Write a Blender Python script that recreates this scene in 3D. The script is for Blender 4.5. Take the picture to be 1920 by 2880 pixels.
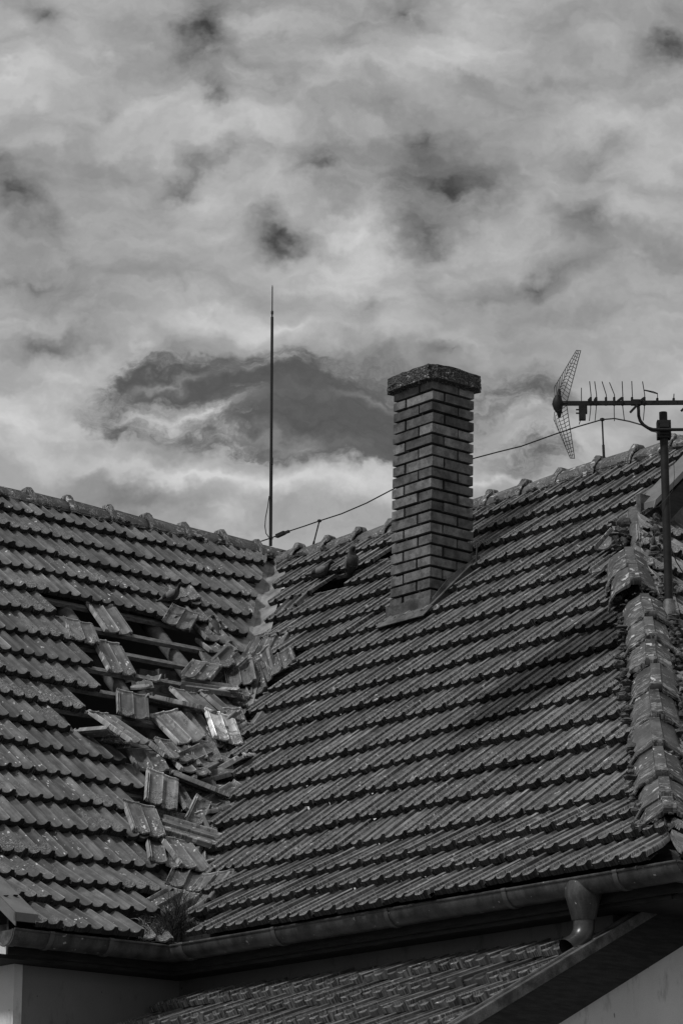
import bpy, bmesh, math, random
import numpy as np
from mathutils import Vector, Matrix
random.seed(7); np.random.seed(7)
for o in list(bpy.data.objects): bpy.data.objects.remove(o)
SC = bpy.context.scene
COL = SC.collection
R = math.radians

# ---------------------------------------------------------------- camera
FPX = 8417.0; TILT = R(15.95)
cam = bpy.data.cameras.new('camera'); camo = bpy.data.objects.new('camera', cam); COL.objects.link(camo)
cam.sensor_fit = 'VERTICAL'; cam.sensor_height = 36; cam.lens = FPX / 2880 * 36
cam.clip_start = .5; cam.clip_end = 20000
camo.location = (0, 0, 0); camo.rotation_euler = (math.pi / 2 + TILT, 0, 0)
SC.camera = camo
SC.render.resolution_x = 682; SC.render.resolution_y = 1024
SC.view_settings.view_transform = 'Standard'; SC.view_settings.look = 'None'
SC.view_settings.exposure = 0; SC.view_settings.gamma = 1

ct, st = math.cos(TILT), math.sin(TILT)
def ray(x, y):
    a, b, c = x - 960, -(y - 1440), FPX
    return np.array([a, c * ct - b * st, c * st + b * ct]) / FPX
def proj(P):
    P = np.asarray(P, float); X = P[..., 0]; d = P[..., 1] * ct + P[..., 2] * st; u = -P[..., 1] * st + P[..., 2] * ct
    return np.stack([960 + FPX * X / d, 1440 - FPX * u / d], -1)

# ---------------------------------------------------------------- sky and sun
world = bpy.data.worlds.new("World"); SC.world = world; world.use_nodes = True
SUN_DIR = Vector((-.62, -.46, 1.0)).normalized()
def build_world():
    nt = world.node_tree; N = nt.nodes; L = nt.links; N.clear()
    out = N.new('ShaderNodeOutputWorld'); bg = N.new('ShaderNodeBackground'); bg.inputs['Strength'].default_value = .1
    L.new(bg.outputs[0], out.inputs[0])
    tc = N.new('ShaderNodeTexCoord'); sep = N.new('ShaderNodeSeparateXYZ'); L.new(tc.outputs['Generated'], sep.inputs[0])
    def M(op, a, b=None, clamp=False):
        m = N.new('ShaderNodeMath'); m.operation = op; m.use_clamp = clamp
        for i, v in enumerate((a, b)):
            if v is None: continue
            if hasattr(v, 'is_linked'): L.new(v, m.inputs[i])
            else: m.inputs[i].default_value = v
        return m.outputs[0]
    Y = M('MAXIMUM', sep.outputs[1], .12)
    U = M('DIVIDE', sep.outputs[0], Y); V = M('DIVIDE', sep.outputs[2], Y)
    cb = N.new('ShaderNodeCombineXYZ'); L.new(U, cb.inputs[0]); L.new(V, cb.inputs[1])
    def noise(scale, detail, rough, src, dist=0, off=0.0, sy=1.0):
        mp = N.new('ShaderNodeMapping'); L.new(src, mp.inputs[0]); mp.inputs['Location'].default_value = (off, off * .7, 0); mp.inputs['Scale'].default_value = (1, sy, sy)
        n = N.new('ShaderNodeTexNoise'); L.new(mp.outputs[0], n.inputs['Vector'])
        n.inputs['Scale'].default_value = scale; n.inputs['Detail'].default_value = detail; n.inputs['Roughness'].default_value = rough; n.inputs['Distortion'].default_value = dist
        return n
    src = cb.outputs[0]
    # warp
    w = noise(22, 5, .58, src, 0, 3.1)
    vm = N.new('ShaderNodeVectorMath'); vm.operation = 'SUBTRACT'; L.new(w.outputs['Color'], vm.inputs[0]); vm.inputs[1].default_value = (.5, .5, .5)
    vs = N.new('ShaderNodeVectorMath'); vs.operation = 'SCALE'; L.new(vm.outputs[0], vs.inputs[0]); vs.inputs['Scale'].default_value = .05
    va = N.new('ShaderNodeVectorMath'); va.operation = 'ADD'; L.new(src, va.inputs[0]); L.new(vs.outputs[0], va.inputs[1])
    w2 = noise(85, 5, .6, src, 0, 7.7, 1.3)
    vm2 = N.new('ShaderNodeVectorMath'); vm2.operation = 'SUBTRACT'; L.new(w2.outputs['Color'], vm2.inputs[0]); vm2.inputs[1].default_value = (.5, .5, .5)
    vs2 = N.new('ShaderNodeVectorMath'); vs2.operation = 'SCALE'; L.new(vm2.outputs[0], vs2.inputs[0]); vs2.inputs['Scale'].default_value = .007
    va2 = N.new('ShaderNodeVectorMath'); va2.operation = 'ADD'; L.new(va.outputs[0], va2.inputs[0]); L.new(vs2.outputs[0], va2.inputs[1])
    wp = va2.outputs[0]
    big = noise(11, 3, .5, wp, .3, 1.7, 2.0); med = noise(24, 5, .48, wp, .25, 5.2, 2.6)
    val = M('ADD', .645, M('MULTIPLY', M('SUBTRACT', big.outputs[0], .5), .42))
    val = M('ADD', val, M('MULTIPLY', M('SUBTRACT', med.outputs[0], .5), .34))
    # individual cloud gaps and bright banks: (x, y, rx, ry, amount) on the 1568-wide view, angle
    soft = [(480,75,90,130,-.30,0),(940,20,90,50,-.26,0),(1540,100,110,110,-.24,0),(505,240,60,70,-.22,0),(600,170,170,80,-.10,10),
             (980,300,60,60,-.15,0),(1010,410,150,80,-.24,15),(960,520,100,70,-.22,-20),(770,400,100,50,-.22,0),(660,520,110,50,-.24,20),
             (1240,630,120,36,-.22,-8),(410,400,130,34,-.18,-25),(50,460,80,90,-.22,0),(90,640,230,140,-.13,0),(30,350,90,50,-.14,0),
             (1400,340,120,80,-.12,-30),(1340,490,120,60,-.16,-15),(830,690,70,50,-.12,0),(120,800,130,45,-.18,0),(90,20,60,50,-.2,0),
             (1080,800,80,26,-.14,0),(1060,165,90,40,-.10,0),(560,360,160,40,-.10,0),(230,230,60,40,-.08,0),(210,690,70,40,-.08,0),
             (60,1000,330,230,.195,12),(640,740,480,70,.13,0),(720,640,260,90,.05,0),(500,1105,600,50,.22,4),(1110,1090,120,30,.14,0),(1050,60,260,90,.05,0),(60,140,140,160,.05,0),(1450,430,160,120,.06,0),(840,500,90,70,.08,0),(480,960,120,40,.10,-12)]
    gaps = [(330,890,150,60,.9,-12),(480,870,230,70,.9,-6),(760,920,300,110,1.3,6),(820,990,220,90,1.2,0),(560,1010,330,48,.9,8),(300,990,90,26,.6,10),(1200,910,150,70,.75,0),(1200,1040,140,60,.6,0),(930,430,90,60,.4,20),(500,60,60,90,.38,0),(1000,540,70,40,.35,-30),(1560,110,90,60,.3,0)]
    k = 1920 / 1568
    def blob(bx, by, rx, ry, amt, ang):
        r0 = ray(bx * k, by * k); u0, v0 = r0[0] / r0[1], r0[2] / r0[1]
        mp = N.new('ShaderNodeMapping'); mp.vector_type = 'TEXTURE'; L.new(wp, mp.inputs[0])
        mp.inputs['Location'].default_value = (u0, v0, 0); mp.inputs['Rotation'].default_value = (0, 0, R(-ang))
        sc = k / FPX * 1.06
        e_ = 1.6 if amt < 0 else 1.3; mp.inputs['Scale'].default_value = (rx * sc * e_, ry * sc * e_, 1)
        g = N.new('ShaderNodeTexGradient'); g.gradient_type = 'QUADRATIC_SPHERE' if amt < .25 else 'SPHERICAL'; L.new(mp.outputs[0], g.inputs[0])
        return M('MULTIPLY', g.outputs['Fac'], amt * 1.1)
    acc = val
    ns = None
    for b in soft:
        if b[4] > 0: acc = M('ADD', acc, blob(*b))
        else: b = b[:4] + (b[4] * 1.02, b[5]); ns = blob(*b) if ns is None else M('ADD', ns, blob(*b))
    wis = noise(34, 6, .52, wp, .2, 21.0, 2.2)
    mw = N.new('ShaderNodeMapRange'); L.new(wis.outputs[0], mw.inputs[0])
    for q, vq in ((1, .3), (2, .7), (3, .45), (4, 1.6)): mw.inputs[q].default_value = vq
    acc = M('ADD', acc, M('MULTIPLY', ns, mw.outputs[0]))
    gm = None
    for b in gaps: gm = blob(*b) if gm is None else M('ADD', gm, blob(*b))
    tear = noise(34, 9, .66, wp, .2, 12.3, 3.2)
    gm = M('ADD', gm, M('MULTIPLY', M('MULTIPLY', M('SUBTRACT', tear.outputs[0], .5), 2.6), M('MULTIPLY', gm, 1.6, True)))
    mr = N.new('ShaderNodeMapRange'); mr.interpolation_type = 'SMOOTHSTEP'; L.new(gm, mr.inputs[0])
    for q, vq in ((1, .05), (2, 1.15), (3, 0.), (4, 1.)): mr.inputs[q].default_value = vq
    mx = N.new('ShaderNodeMix'); mx.data_type = 'FLOAT'; L.new(mr.outputs[0], mx.inputs[0]); L.new(acc, mx.inputs[2]); L.new(M('ADD', .34, M('MULTIPLY', M('SUBTRACT', tear.outputs[0], .45), .16)), mx.inputs[3])
    acc = mx.outputs[0]
    for b in ((470,950,240,34,.15,-9),(400,880,140,20,.16,-22),(580,1005,300,30,.15,9),(690,1035,150,18,.16,10),(850,905,130,20,.12,-12),(560,845,120,18,.12,-10),(1180,960,120,24,.14,-15)):
        acc = M('ADD', acc, M('MULTIPLY', blob(*b), mw.outputs[0]))
    fine = noise(90, 6, .6, wp, 0, 9.0, 1.5)
    acc = M('ADD', acc, M('MULTIPLY', M('SUBTRACT', fine.outputs[0], .5), .07))
    # clear patches never go darker than the blue behind them, cloud tops never burn out
    acc = M('MAXIMUM', acc, .26); acc = M('MINIMUM', acc, .82)
    rad = M('MULTIPLY', M('POWER', acc, 2.2), 9.6)
    sky = N.new('ShaderNodeTexSky'); sky.sky_type = 'NISHITA'; sky.sun_disc = False
    sky.sun_elevation = math.asin(SUN_DIR.z); sky.sun_rotation = math.atan2(SUN_DIR.x, SUN_DIR.y)
    bw = N.new('ShaderNodeRGBToBW'); L.new(sky.outputs[0], bw.inputs[0])
    tot = M('ADD', rad, M('MULTIPLY', M('MINIMUM', bw.outputs[0], 6.0), .03))
    c2 = N.new('ShaderNodeCombineXYZ')
    for i in range(3): L.new(tot, c2.inputs[i])
    L.new(c2.outputs[0], bg.inputs['Color'])
build_world()
sl = bpy.data.lights.new('sun', 'SUN'); sl.energy = 2.1; sl.angle = R(7); sl.color = (1, 1, 1)
so = bpy.data.objects.new('sun', sl); COL.objects.link(so); so.rotation_euler = SUN_DIR.to_track_quat('Z', 'Y').to_euler()

# ---------------------------------------------------------------- helpers
def tag(o, label=None, cat=None, group=None, kind=None):
    if label: o['label'] = label
    if cat: o['category'] = cat
    if group: o['group'] = group
    if kind: o['kind'] = kind
    return o
def empty(name, loc, **k):
    o = bpy.data.objects.new(name, None); COL.objects.link(o); o.location = Vector(loc); o.empty_display_size = .2
    tag(o, **k); return o
def setparent(o, p):
    o.parent = p
    o.matrix_parent_inverse = MW[p.name].inverted() if p.name in MW else Matrix.Translation(p.location).inverted()
MW = {}
class MB:
    def __init__(s): s.v = []; s.f = []; s.tp = []; s.sm = []
    def add(s, vs, fs, tp=None, smooth=False):
        b = len(s.v); s.v.extend([tuple(map(float, q)) for q in vs]); s.f.extend([tuple(b + i for i in f) for f in fs]); s.sm.extend([smooth] * len(fs))
        s.tp.extend([tuple(map(float, q)) for q in tp] if tp is not None else [(0, 0, 0)] * len(vs))
    def box(s, c, ax, ay, az, hx, hy, hz):
        c, ax, ay, az = [np.asarray(q, float) for q in (c, ax, ay, az)]
        vs = [c + ax * hx * i + ay * hy * j + az * hz * k for k in (-1, 1) for j in (-1, 1) for i in (-1, 1)]
        fs = [(0, 2, 3, 1), (4, 5, 7, 6), (0, 1, 5, 4), (2, 6, 7, 3), (0, 4, 6, 2), (1, 3, 7, 5)]
        if np.dot(np.cross(ax, ay), az) < 0: fs = [f[::-1] for f in fs]
        s.add(vs, fs, [(float(np.dot(ax * hx * i, ax)), float(hy * j), float(hz * k)) for k in (-1, 1) for j in (-1, 1) for i in (-1, 1)])
    def beam(s, p0, p1, w, h, up=(0, 0, 1)):
        p0 = np.asarray(p0, float); p1 = np.asarray(p1, float); d = p1 - p0; L = np.linalg.norm(d); d /= L
        side = np.cross(d, up); side /= np.linalg.norm(side); n = np.cross(side, d)
        s.box((p0 + p1) / 2, d, side, n, L / 2, w / 2, h / 2)
    def tube(s, pts, r, seg=8, cap=True, rs=None):
        pts = [np.asarray(p, float) for p in pts]; n = len(pts); fr = None; rings = []
        for i, p in enumerate(pts):
            t = pts[min(i + 1, n - 1)] - pts[max(i - 1, 0)]; t = t / (np.linalg.norm(t) + 1e-9)
            if fr is None:
                a = np.array([0, 0, 1.]) if abs(t[2]) < .9 else np.array([1., 0, 0]); fr = np.cross(t, a)
            fr = fr - t * np.dot(fr, t); fr /= np.linalg.norm(fr); b = np.cross(t, fr); rr = rs[i] if rs is not None else r
            rings.append([p + rr * (fr * math.cos(q * 2 * math.pi / seg) + b * math.sin(q * 2 * math.pi / seg)) for q in range(seg)])
        vs = [q for rg in rings for q in rg]; fs = []
        for i in range(n - 1):
            for q in range(seg): fs.append((i * seg + q, i * seg + (q + 1) % seg, (i + 1) * seg + (q + 1) % seg, (i + 1) * seg + q))
        if cap: fs.append(tuple(range(seg))[::-1]); fs.append(tuple((n - 1) * seg + q for q in range(seg)))
        s.add(vs, fs, smooth=True)
    def build(s, name, mat, parent=None, sharp=40, **k):
        me = bpy.data.meshes.new(name); me.from_pydata(s.v, [], s.f); me.update()
        at = me.attributes.new('tp', 'FLOAT_VECTOR', 'POINT'); at.data.foreach_set('vector', np.array(s.tp, dtype=np.float32).ravel())
        me.polygons.foreach_set('use_smooth', s.sm)
        me.set_sharp_from_angle(angle=R(sharp)) if any(s.sm) else None
        me.materials.append(mat)
        o = bpy.data.objects.new(name, me); COL.objects.link(o)
        if parent is not None:
            o.parent = parent
            pm = Matrix.Identity(4); q = parent
            while q is not None and q.type == 'EMPTY': pm = Matrix.Translation(q.location) @ pm; q = q.parent
            o.matrix_parent_inverse = pm.inverted()
        tag(o, **k); return o

# ---------------------------------------------------------------- materials (the photograph is black and white: every colour is a grey)
def g3(v): return (v, v, v, 1)
class NT:
    def __init__(s, name, rough=.8, spec=.3, metal=0):
        s.m = bpy.data.materials.new(name); s.m.use_nodes = True; s.N = s.m.node_tree.nodes; s.L = s.m.node_tree.links
        s.b = s.N['Principled BSDF']; s.b.inputs['Roughness'].default_value = rough; s.b.inputs['Specular IOR Level'].default_value = spec; s.b.inputs['Metallic'].default_value = metal
    def M(s, op, a, b=None, clamp=False, c=None):
        m = s.N.new('ShaderNodeMath'); m.operation = op; m.use_clamp = clamp
        for i, v in enumerate((a, b, c)):
            if v is None: continue
            if hasattr(v, 'is_linked'): s.L.new(v, m.inputs[i])
            else: m.inputs[i].default_value = v
        return m.outputs[0]
    def noise(s, src, scale, detail=3, rough=.5, sc=(1, 1, 1), loc=(0, 0, 0), dist=0):
        mp = s.N.new('ShaderNodeMapping'); s.L.new(src, mp.inputs[0]); mp.inputs['Scale'].default_value = sc; mp.inputs['Location'].default_value = loc
        n = s.N.new('ShaderNodeTexNoise'); s.L.new(mp.outputs[0], n.inputs['Vector']); n.inputs['Scale'].default_value = scale
        n.inputs['Detail'].default_value = detail; n.inputs['Roughness'].default_value = rough; n.inputs['Distortion'].default_value = dist
        return n.outputs[0]
    def ramp(s, f, lo, hi, a=0.0, b=1.0):
        r = s.N.new('ShaderNodeMapRange'); s.L.new(f, r.inputs[0]); r.inputs[1].default_value = lo; r.inputs[2].default_value = hi; r.inputs[3].default_value = a; r.inputs[4].default_value = b
        r.interpolation_type = 'SMOOTHSTEP'
        return r.outputs[0]
    def mix(s, f, a, b):  # scalar mix
        m = s.N.new('ShaderNodeMix'); m.data_type = 'FLOAT'
        for i, v in ((0, f), (2, a), (3, b)):
            if hasattr(v, 'is_linked'): s.L.new(v, m.inputs[i])
            else: m.inputs[i].default_value = v
        return m.outputs[0]
    def color(s, v):
        c = s.N.new('ShaderNodeCombineColor')
        for i in range(3): s.L.new(v, c.inputs[i])
        s.L.new(c.outputs[0], s.b.inputs['Base Color'])
    def bump(s, h, strength=.4, dist=.004):
        b = s.N.new('ShaderNodeBump'); b.inputs['Strength'].default_value = strength; b.inputs['Distance'].default_value = dist
        s.L.new(h, b.inputs['Height']); s.L.new(b.outputs[0], s.b.inputs['Normal'])
    def attr(s, name='tp'):
        a = s.N.new('ShaderNodeAttribute'); a.attribute_name = name; return a.outputs['Vector']
    def sep(s, v):
        q = s.N.new('ShaderNodeSeparateXYZ'); s.L.new(v, q.inputs[0]); return q.outputs

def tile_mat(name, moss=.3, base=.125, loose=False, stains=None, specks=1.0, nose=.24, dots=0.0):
    t = NT(name, .62, .35)
    tp = t.attr(); X, Sx, Y = t.sep(tp)
    geo = t.N.new('ShaderNodeNewGeometry'); isl = geo.outputs['Random Per Island']
    if loose:
        oi = t.N.new('ShaderNodeObjectInfo'); isl = oi.outputs['Random']
        cb = t.N.new('ShaderNodeCombineXYZ'); t.L.new(t.M('ADD', X, t.M('MULTIPLY', isl, 37.0)), cb.inputs[0]); t.L.new(t.M('ADD', Sx, t.M('MULTIPLY', isl, 91.0)), cb.inputs[1]); t.L.new(Y, cb.inputs[2]); tp = cb.outputs[0]
    v = t.mix(isl, base * .66, base * 1.34)
    streak = t.noise(tp, 55, 3, .6, (1, .035, .02)); v = t.M('MULTIPLY', v, t.ramp(streak, .25, .75, .72, 1.32))
    big = t.noise(tp, 2.2, 3, .6, (1, .7, 0)); v = t.M('MULTIPLY', v, t.ramp(big, .3, .7, .70, 1.3))
    blotch = t.noise(tp, 18, 4, .6, (1, .5, .3)); v = t.M('MULTIPLY', v, t.ramp(blotch, .35, .7, .72, 1.32))
    gr = t.noise(tp, 260, 2, .6); v = t.M('MULTIPLY', v, t.ramp(gr, .3, .7, .86, 1.14))
    fx = t.M('FRACT', t.M('DIVIDE', t.sep(t.attr())[0], .2))
    e1 = t.ramp(t.M('ABSOLUTE', t.M('SUBTRACT', fx, .437)), .008, .03, .55, 0); e2 = t.ramp(t.M('ABSOLUTE', t.M('SUBTRACT', fx, .965)), .02, .06, .30, 0)
    v = t.M('MULTIPLY', v, t.M('ADD', 1.0, t.M('MULTIPLY', t.M('ADD', e1, e2), t.ramp(streak, .35, .6, .3, 1.2))))   # paler crest lines
    if loose:   # interlocks and head rim were covered until the slide: cleaner, paler clay
        raw = t.sep(t.attr()); rim = t.M('MAXIMUM', t.ramp(raw[0], -.004, .003, 1, 0), t.ramp(raw[1], .375, .385, 0, 1)); v = t.M('MULTIPLY', v, t.mix(rim, .88, 1.9))
    geo2 = t.N.new('ShaderNodeNewGeometry'); v = t.M('MULTIPLY', v, t.ramp(geo2.outputs['Pointiness'], .50, .60, 1.0, 1.5 if loose else 1.25))
    # lichen and moss crust building up toward the nose of each tile
    area = t.noise(tp, 1.1, 3, .55, (1, 1, 0), (4, 2, 0)); area = t.ramp(area, .58 - moss * .35, .68 - moss * .3)
    mn = t.noise(tp, 34, 5, .7, (1, .55, .3)); m = t.ramp(t.M('SUBTRACT', mn, t.M('MULTIPLY', Y, .6)), .39, .46)
    m = t.M('MULTIPLY', m, area)
    mc = t.noise(tp, 95, 4, .85); mv_ = t.ramp(mc, .42, .60, .025, .34)
    v = t.mix(t.M('MULTIPLY', m, .85), v, mv_)
    # pale specks: lichen dots and bird droppings running down slope
    sp = t.noise(tp, 42, 2, .5, (1, .6, .5), (7, 1, 0)); spa = t.noise(tp, 2.6, 2, .5, (1, 1, 0), (1, 9, 0))
    spm = t.M('MULTIPLY', t.ramp(sp, .69, .72), t.ramp(spa, .45, .6))
    dr = t.noise(tp, 60, 2, .5, (1, .22, .2), (3, 5, 0)); dra = t.noise(tp, 1.6, 2, .5, (1, 1, 0), (11, 3, 0))
    drm = t.M('MULTIPLY', t.ramp(dr, .66 - dots, .69 - dots), t.ramp(dra, .52 - dots * 2, .62 - dots * 2))
    s_ = t.M('MULTIPLY', t.M('MAXIMUM', spm, drm), specks, clamp=True)
    v = t.mix(s_, v, .58)
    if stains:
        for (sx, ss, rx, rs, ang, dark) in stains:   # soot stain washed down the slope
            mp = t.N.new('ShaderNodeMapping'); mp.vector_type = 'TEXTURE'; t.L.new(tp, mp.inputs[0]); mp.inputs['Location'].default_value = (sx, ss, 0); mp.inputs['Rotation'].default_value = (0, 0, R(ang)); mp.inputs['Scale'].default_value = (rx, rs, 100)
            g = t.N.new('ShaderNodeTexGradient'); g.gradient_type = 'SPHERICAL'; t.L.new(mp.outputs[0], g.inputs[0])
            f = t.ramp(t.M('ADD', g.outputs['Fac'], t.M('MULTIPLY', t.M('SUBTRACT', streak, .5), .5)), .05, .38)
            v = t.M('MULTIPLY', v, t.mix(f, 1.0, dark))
    v = t.M('MULTIPLY', v, t.ramp(Y, -.014, -.001, nose, 1.0))      # darker nose edge
    t.color(v)
    rg = t.mix(t.M('MAXIMUM', m, t.ramp(Y, -.014, -.001, 1, 0)), .52, .95); t.L.new(t.M('ADD', rg, t.M('MULTIPLY', t.M('SUBTRACT', blotch, .5), .3)), t.b.inputs['Roughness'])
    h = t.M('ADD', t.M('MULTIPLY', gr, .25), t.M('MULTIPLY', t.M('MULTIPLY', mc, m), 1.6)); h = t.M('ADD', h, t.M('MULTIPLY', streak, .5))
    t.bump(h, .55, .004)
    return t.m

def plain_mat(name, base, rough=.7, metal=0, spec=.3, var=.25, scale=12, grain=160, bump=.25, bdist=.003, sc=(1, 1, 1), specks=0, island=0):
    t = NT(name, rough, spec, metal)
    tc = t.N.new('ShaderNodeTexCoord').outputs['Object']
    n1 = t.noise(tc, scale, 5, .6, sc); n2 = t.noise(tc, grain, 3, .6)
    v = t.M('MULTIPLY', t.ramp(n1, .3, .7, base * (1 - var), base * (1 + var)), t.ramp(n2, .3, .7, 1 - var * .4, 1 + var * .4))
    if island:
        geo = t.N.new('ShaderNodeNewGeometry'); v = t.M('MULTIPLY', v, t.mix(geo.outputs['Random Per Island'], 1 - island, 1 + island))
    if specks:
        sp = t.noise(tc, 30, 2, .5, (1, 1, 1), (3, 3, 3)); v = t.mix(t.ramp(sp, .70, .73, 0, specks), v, .6)
    t.color(v); t.bump(t.M('ADD', t.M('MULTIPLY', n1, .5), n2), bump, bdist)
    return t.m
def wall_mat(name, base):
    t = NT(name, .92, .15); tc = t.N.new('ShaderNodeTexCoord').outputs['Object']
    a = t.noise(tc, 1.2, 4, .6); b = t.noise(tc, 260, 3, .65); c = t.noise(tc, 9, 4, .7, (1, 1, .35)); d = t.noise(tc, 22, 3, .6, (1, 1, .5), (5, 5, 5))
    v = t.M('MULTIPLY', t.ramp(a, .3, .7, base * .88, base * 1.1), t.ramp(b, .3, .7, .9, 1.08))
    v = t.M('MULTIPLY', v, t.ramp(c, .55, .75, 1, .62)); v = t.M('MULTIPLY', v, t.ramp(d, .69, .72, 1, .35))
    t.color(v); t.bump(t.M('ADD', t.M('MULTIPLY', b, .6), c), .35, .004); return t.m
def brick_mat():
    t = NT('brick', .85, .2); tc = t.N.new('ShaderNodeTexCoord').outputs['Object']
    geo = t.N.new('ShaderNodeNewGeometry'); v = t.mix(geo.outputs['Random Per Island'], .065, .185)
    a = t.noise(tc, 14, 5, .65); b = t.noise(tc, 120, 3, .6); c = t.noise(tc, 5, 3, .5, (1, 1, 1), (2, 2, 2))
    v = t.M('MULTIPLY', v, t.ramp(a, .32, .68, .62, 1.4)); v = t.M('MULTIPLY', v, t.ramp(b, .3, .7, .85, 1.15)); v = t.M('MULTIPLY', v, t.ramp(c, .3, .7, .85, 1.2))
    d = t.noise(tc, 26, 4, .7, (1, 1, .6), (9, 1, 3)); v = t.mix(t.ramp(d, .66, .74, 0, .55), v, .26)
    t.color(v); t.bump(t.M('ADD', a, t.M('MULTIPLY', b, .6)), .5, .005); return t.m
def concrete_mat():
    t = NT('rough_concrete', .95, .1); tc = t.N.new('ShaderNodeTexCoord').outputs['Object']
    vo = t.N.new('ShaderNodeTexVoronoi'); t.L.new(tc, vo.inputs['Vector']); vo.inputs['Scale'].default_value = 75
    b = t.noise(tc, 90, 4, .7); q = t.sep(vo.outputs['Color'])[0]
    v = t.M('MULTIPLY', t.ramp(vo.outputs['Distance'], .1, .75, 1.2, .5), t.ramp(q, 0, 1, .08, .15)); v = t.M('MULTIPLY', v, t.ramp(b, .3, .7, .6, 1.4))
    v = t.mix(t.ramp(q, .955, .97), v, .35)
    t.color(v); t.bump(t.M('SUBTRACT', b, vo.outputs['Distance']), 1.0, .012); return t.m
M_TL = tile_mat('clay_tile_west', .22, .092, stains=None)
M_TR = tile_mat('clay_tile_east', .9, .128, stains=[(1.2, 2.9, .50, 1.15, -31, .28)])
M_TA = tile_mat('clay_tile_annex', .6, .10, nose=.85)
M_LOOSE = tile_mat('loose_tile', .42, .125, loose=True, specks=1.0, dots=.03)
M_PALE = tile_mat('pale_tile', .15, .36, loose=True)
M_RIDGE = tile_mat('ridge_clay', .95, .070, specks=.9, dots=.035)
M_BRICK = brick_mat(); M_CONC = concrete_mat()
M_MORTAR = plain_mat('mortar', .02, .95, var=.4, scale=30)
M_BED = plain_mat('bedding_mortar', .085, .95, var=.6, scale=26, bump=.8, bdist=.01, specks=.5)
M_ZINC = plain_mat('weathered_zinc', .095, .6, .2, .4, .6, 9, 120, .2)
M_GUT = plain_mat('painted_gutter', .055, .36, .0, .5, .5, 5, 110, .15, sc=(2.5, 2.5, .5), specks=.5)
M_GUT2 = plain_mat('gutter_strap', .085, .4, .0, .5, .2, 6, 90, .1)
M_ELBOW = plain_mat('galvanised_pipe', .075, .33, .6, .5, .25, 14, 140, .08)
M_VALLEY = plain_mat('valley_metal', .26, .55, .2, .4, .4, 7, 120, .3)
M_BARGE = plain_mat('pale_sheet_metal', .16, .55, .1, .4, .18, 7, 120, .1)
M_DARKW = plain_mat('dark_wood', .022, .8, var=.4, scale=8, sc=(1, 1, 8))
M_BATTEN = plain_mat('grey_timber', .14, .85, var=.4, scale=20, sc=(1, 1, 3), bump=.5)
M_LOG = plain_mat('log_timber', .11, .85, var=.4, scale=14, bump=.5)
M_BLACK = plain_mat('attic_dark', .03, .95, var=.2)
M_WALL = wall_mat('plaster_grey', .19); M_WALLW = wall_mat('plaster_pale', .66); M_WALLD = wall_mat('plaster_shaded', .10)  # eave shade is put into the two darker plaster colours
M_STEEL = plain_mat('dark_steel', .016, .65, .1, .3, .3, 20); M_ROD = plain_mat('rod_steel', .018, .6, .1, .3)
M_GRASS = plain_mat('dry_grass', .05, .8, var=.4, island=.5); M_GRASSL = plain_mat('pale_grass', .3, .8)
M_PIG = plain_mat('pigeon_grey', .05, .7, var=.45, scale=22); M_PIGL = plain_mat('pigeon_wing', .17, .7, var=.2); M_PIGD = plain_mat('pigeon_dark', .012, .7)
M_GND = plain_mat('gravel_ground', .12, .95, var=.4, scale=2)

# ---------------------------------------------------------------- geometry of the house
AZ = R(49.2)
mu = np.array([math.sin(AZ), math.cos(AZ), 0]); mv = np.array([-math.cos(AZ), math.sin(AZ), 0]); U = -mu; V = -mv; Z = np.array([0, 0, 1.])
O = ray(475, 2655) * 18
S0, P1, P2, SM = .97, R(35.), R(43.8), 6.17
GA = .3245; TW = .2
def run(s): s = np.asarray(s, float); return np.where(s < S0, s * math.cos(P1), S0 * math.cos(P1) + (s - S0) * math.cos(P2))
def hh(s): s = np.asarray(s, float); return np.where(s < S0, s * math.sin(P1), S0 * math.sin(P1) + (s - S0) * math.sin(P2))
W, H = float(run(SM)), float(hh(SM)); RL = 4.13
GROUND_Z = -1.6
C = O + V * RL
PT = O + (mu + mv) * W + Z * H
def sag_r(x, s):
    d = np.asarray(x) + W; return -(.05 + .075 * np.clip(d / 2.2, 0, 1)) * np.clip(s / SM, 0, 1.2) ** 1.4
def sag_l(x, s):
    return .015 * np.sin(np.asarray(x) * 2.1 + np.asarray(s) * .9) * np.clip(s, 0, 1)
def surf(A, ex, er, sag=None):
    def f(x, s, n):
        x, s, n = np.broadcast_arrays(np.asarray(x, float), np.asarray(s, float), np.asarray(n, float))
        t = 1 / (1 + np.exp(-(s - S0) / .12)); ph = P1 * (1 - t) + P2 * t
        p = A + ex * x[..., None] + er * (run(s) - n * np.sin(ph))[..., None] + Z * (hh(s) + n * np.cos(ph))[..., None]
        if sag is not None: p = p + Z * sag(x, s)[..., None]
        return p
    return f
FL = surf(O, mu, mv, sag_l)          # x grows to the right (towards the valley)
FR = surf(O, V, mu, sag_r)           # x grows to the right (towards the hip)
FE = surf(C, mu, mv)                 # hip end
nL = -mv * math.sin(P2) + Z * math.cos(P2); nR = -mu * math.sin(P2) + Z * math.cos(P2)
def hit(x, y, A, n): r = ray(x, y); return r * ((n @ A) / (n @ r))
def planeL(lift=0): return O + mv * run(S0) + Z * hh(S0) + nL * lift, nL
def planeR(lift=0): return O + mu * run(S0) + Z * hh(S0) - Z * .05 + nR * lift, nR
nE = -mv * math.sin(P2) + Z * math.cos(P2)
def planeE(lift=0): return C + mv * run(S0) + Z * hh(S0) + nE * lift, nE
def poly_in(pt, poly):
    x, y = pt; c = False; j = len(poly) - 1
    for i in range(len(poly)):
        xi, yi = poly[i]; xj, yj = poly[j]
        if (yi > y) != (yj > y) and x < (xj - xi) * (y - yi) / (yj - yi) + xi: c = not c
        j = i
    return c

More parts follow.
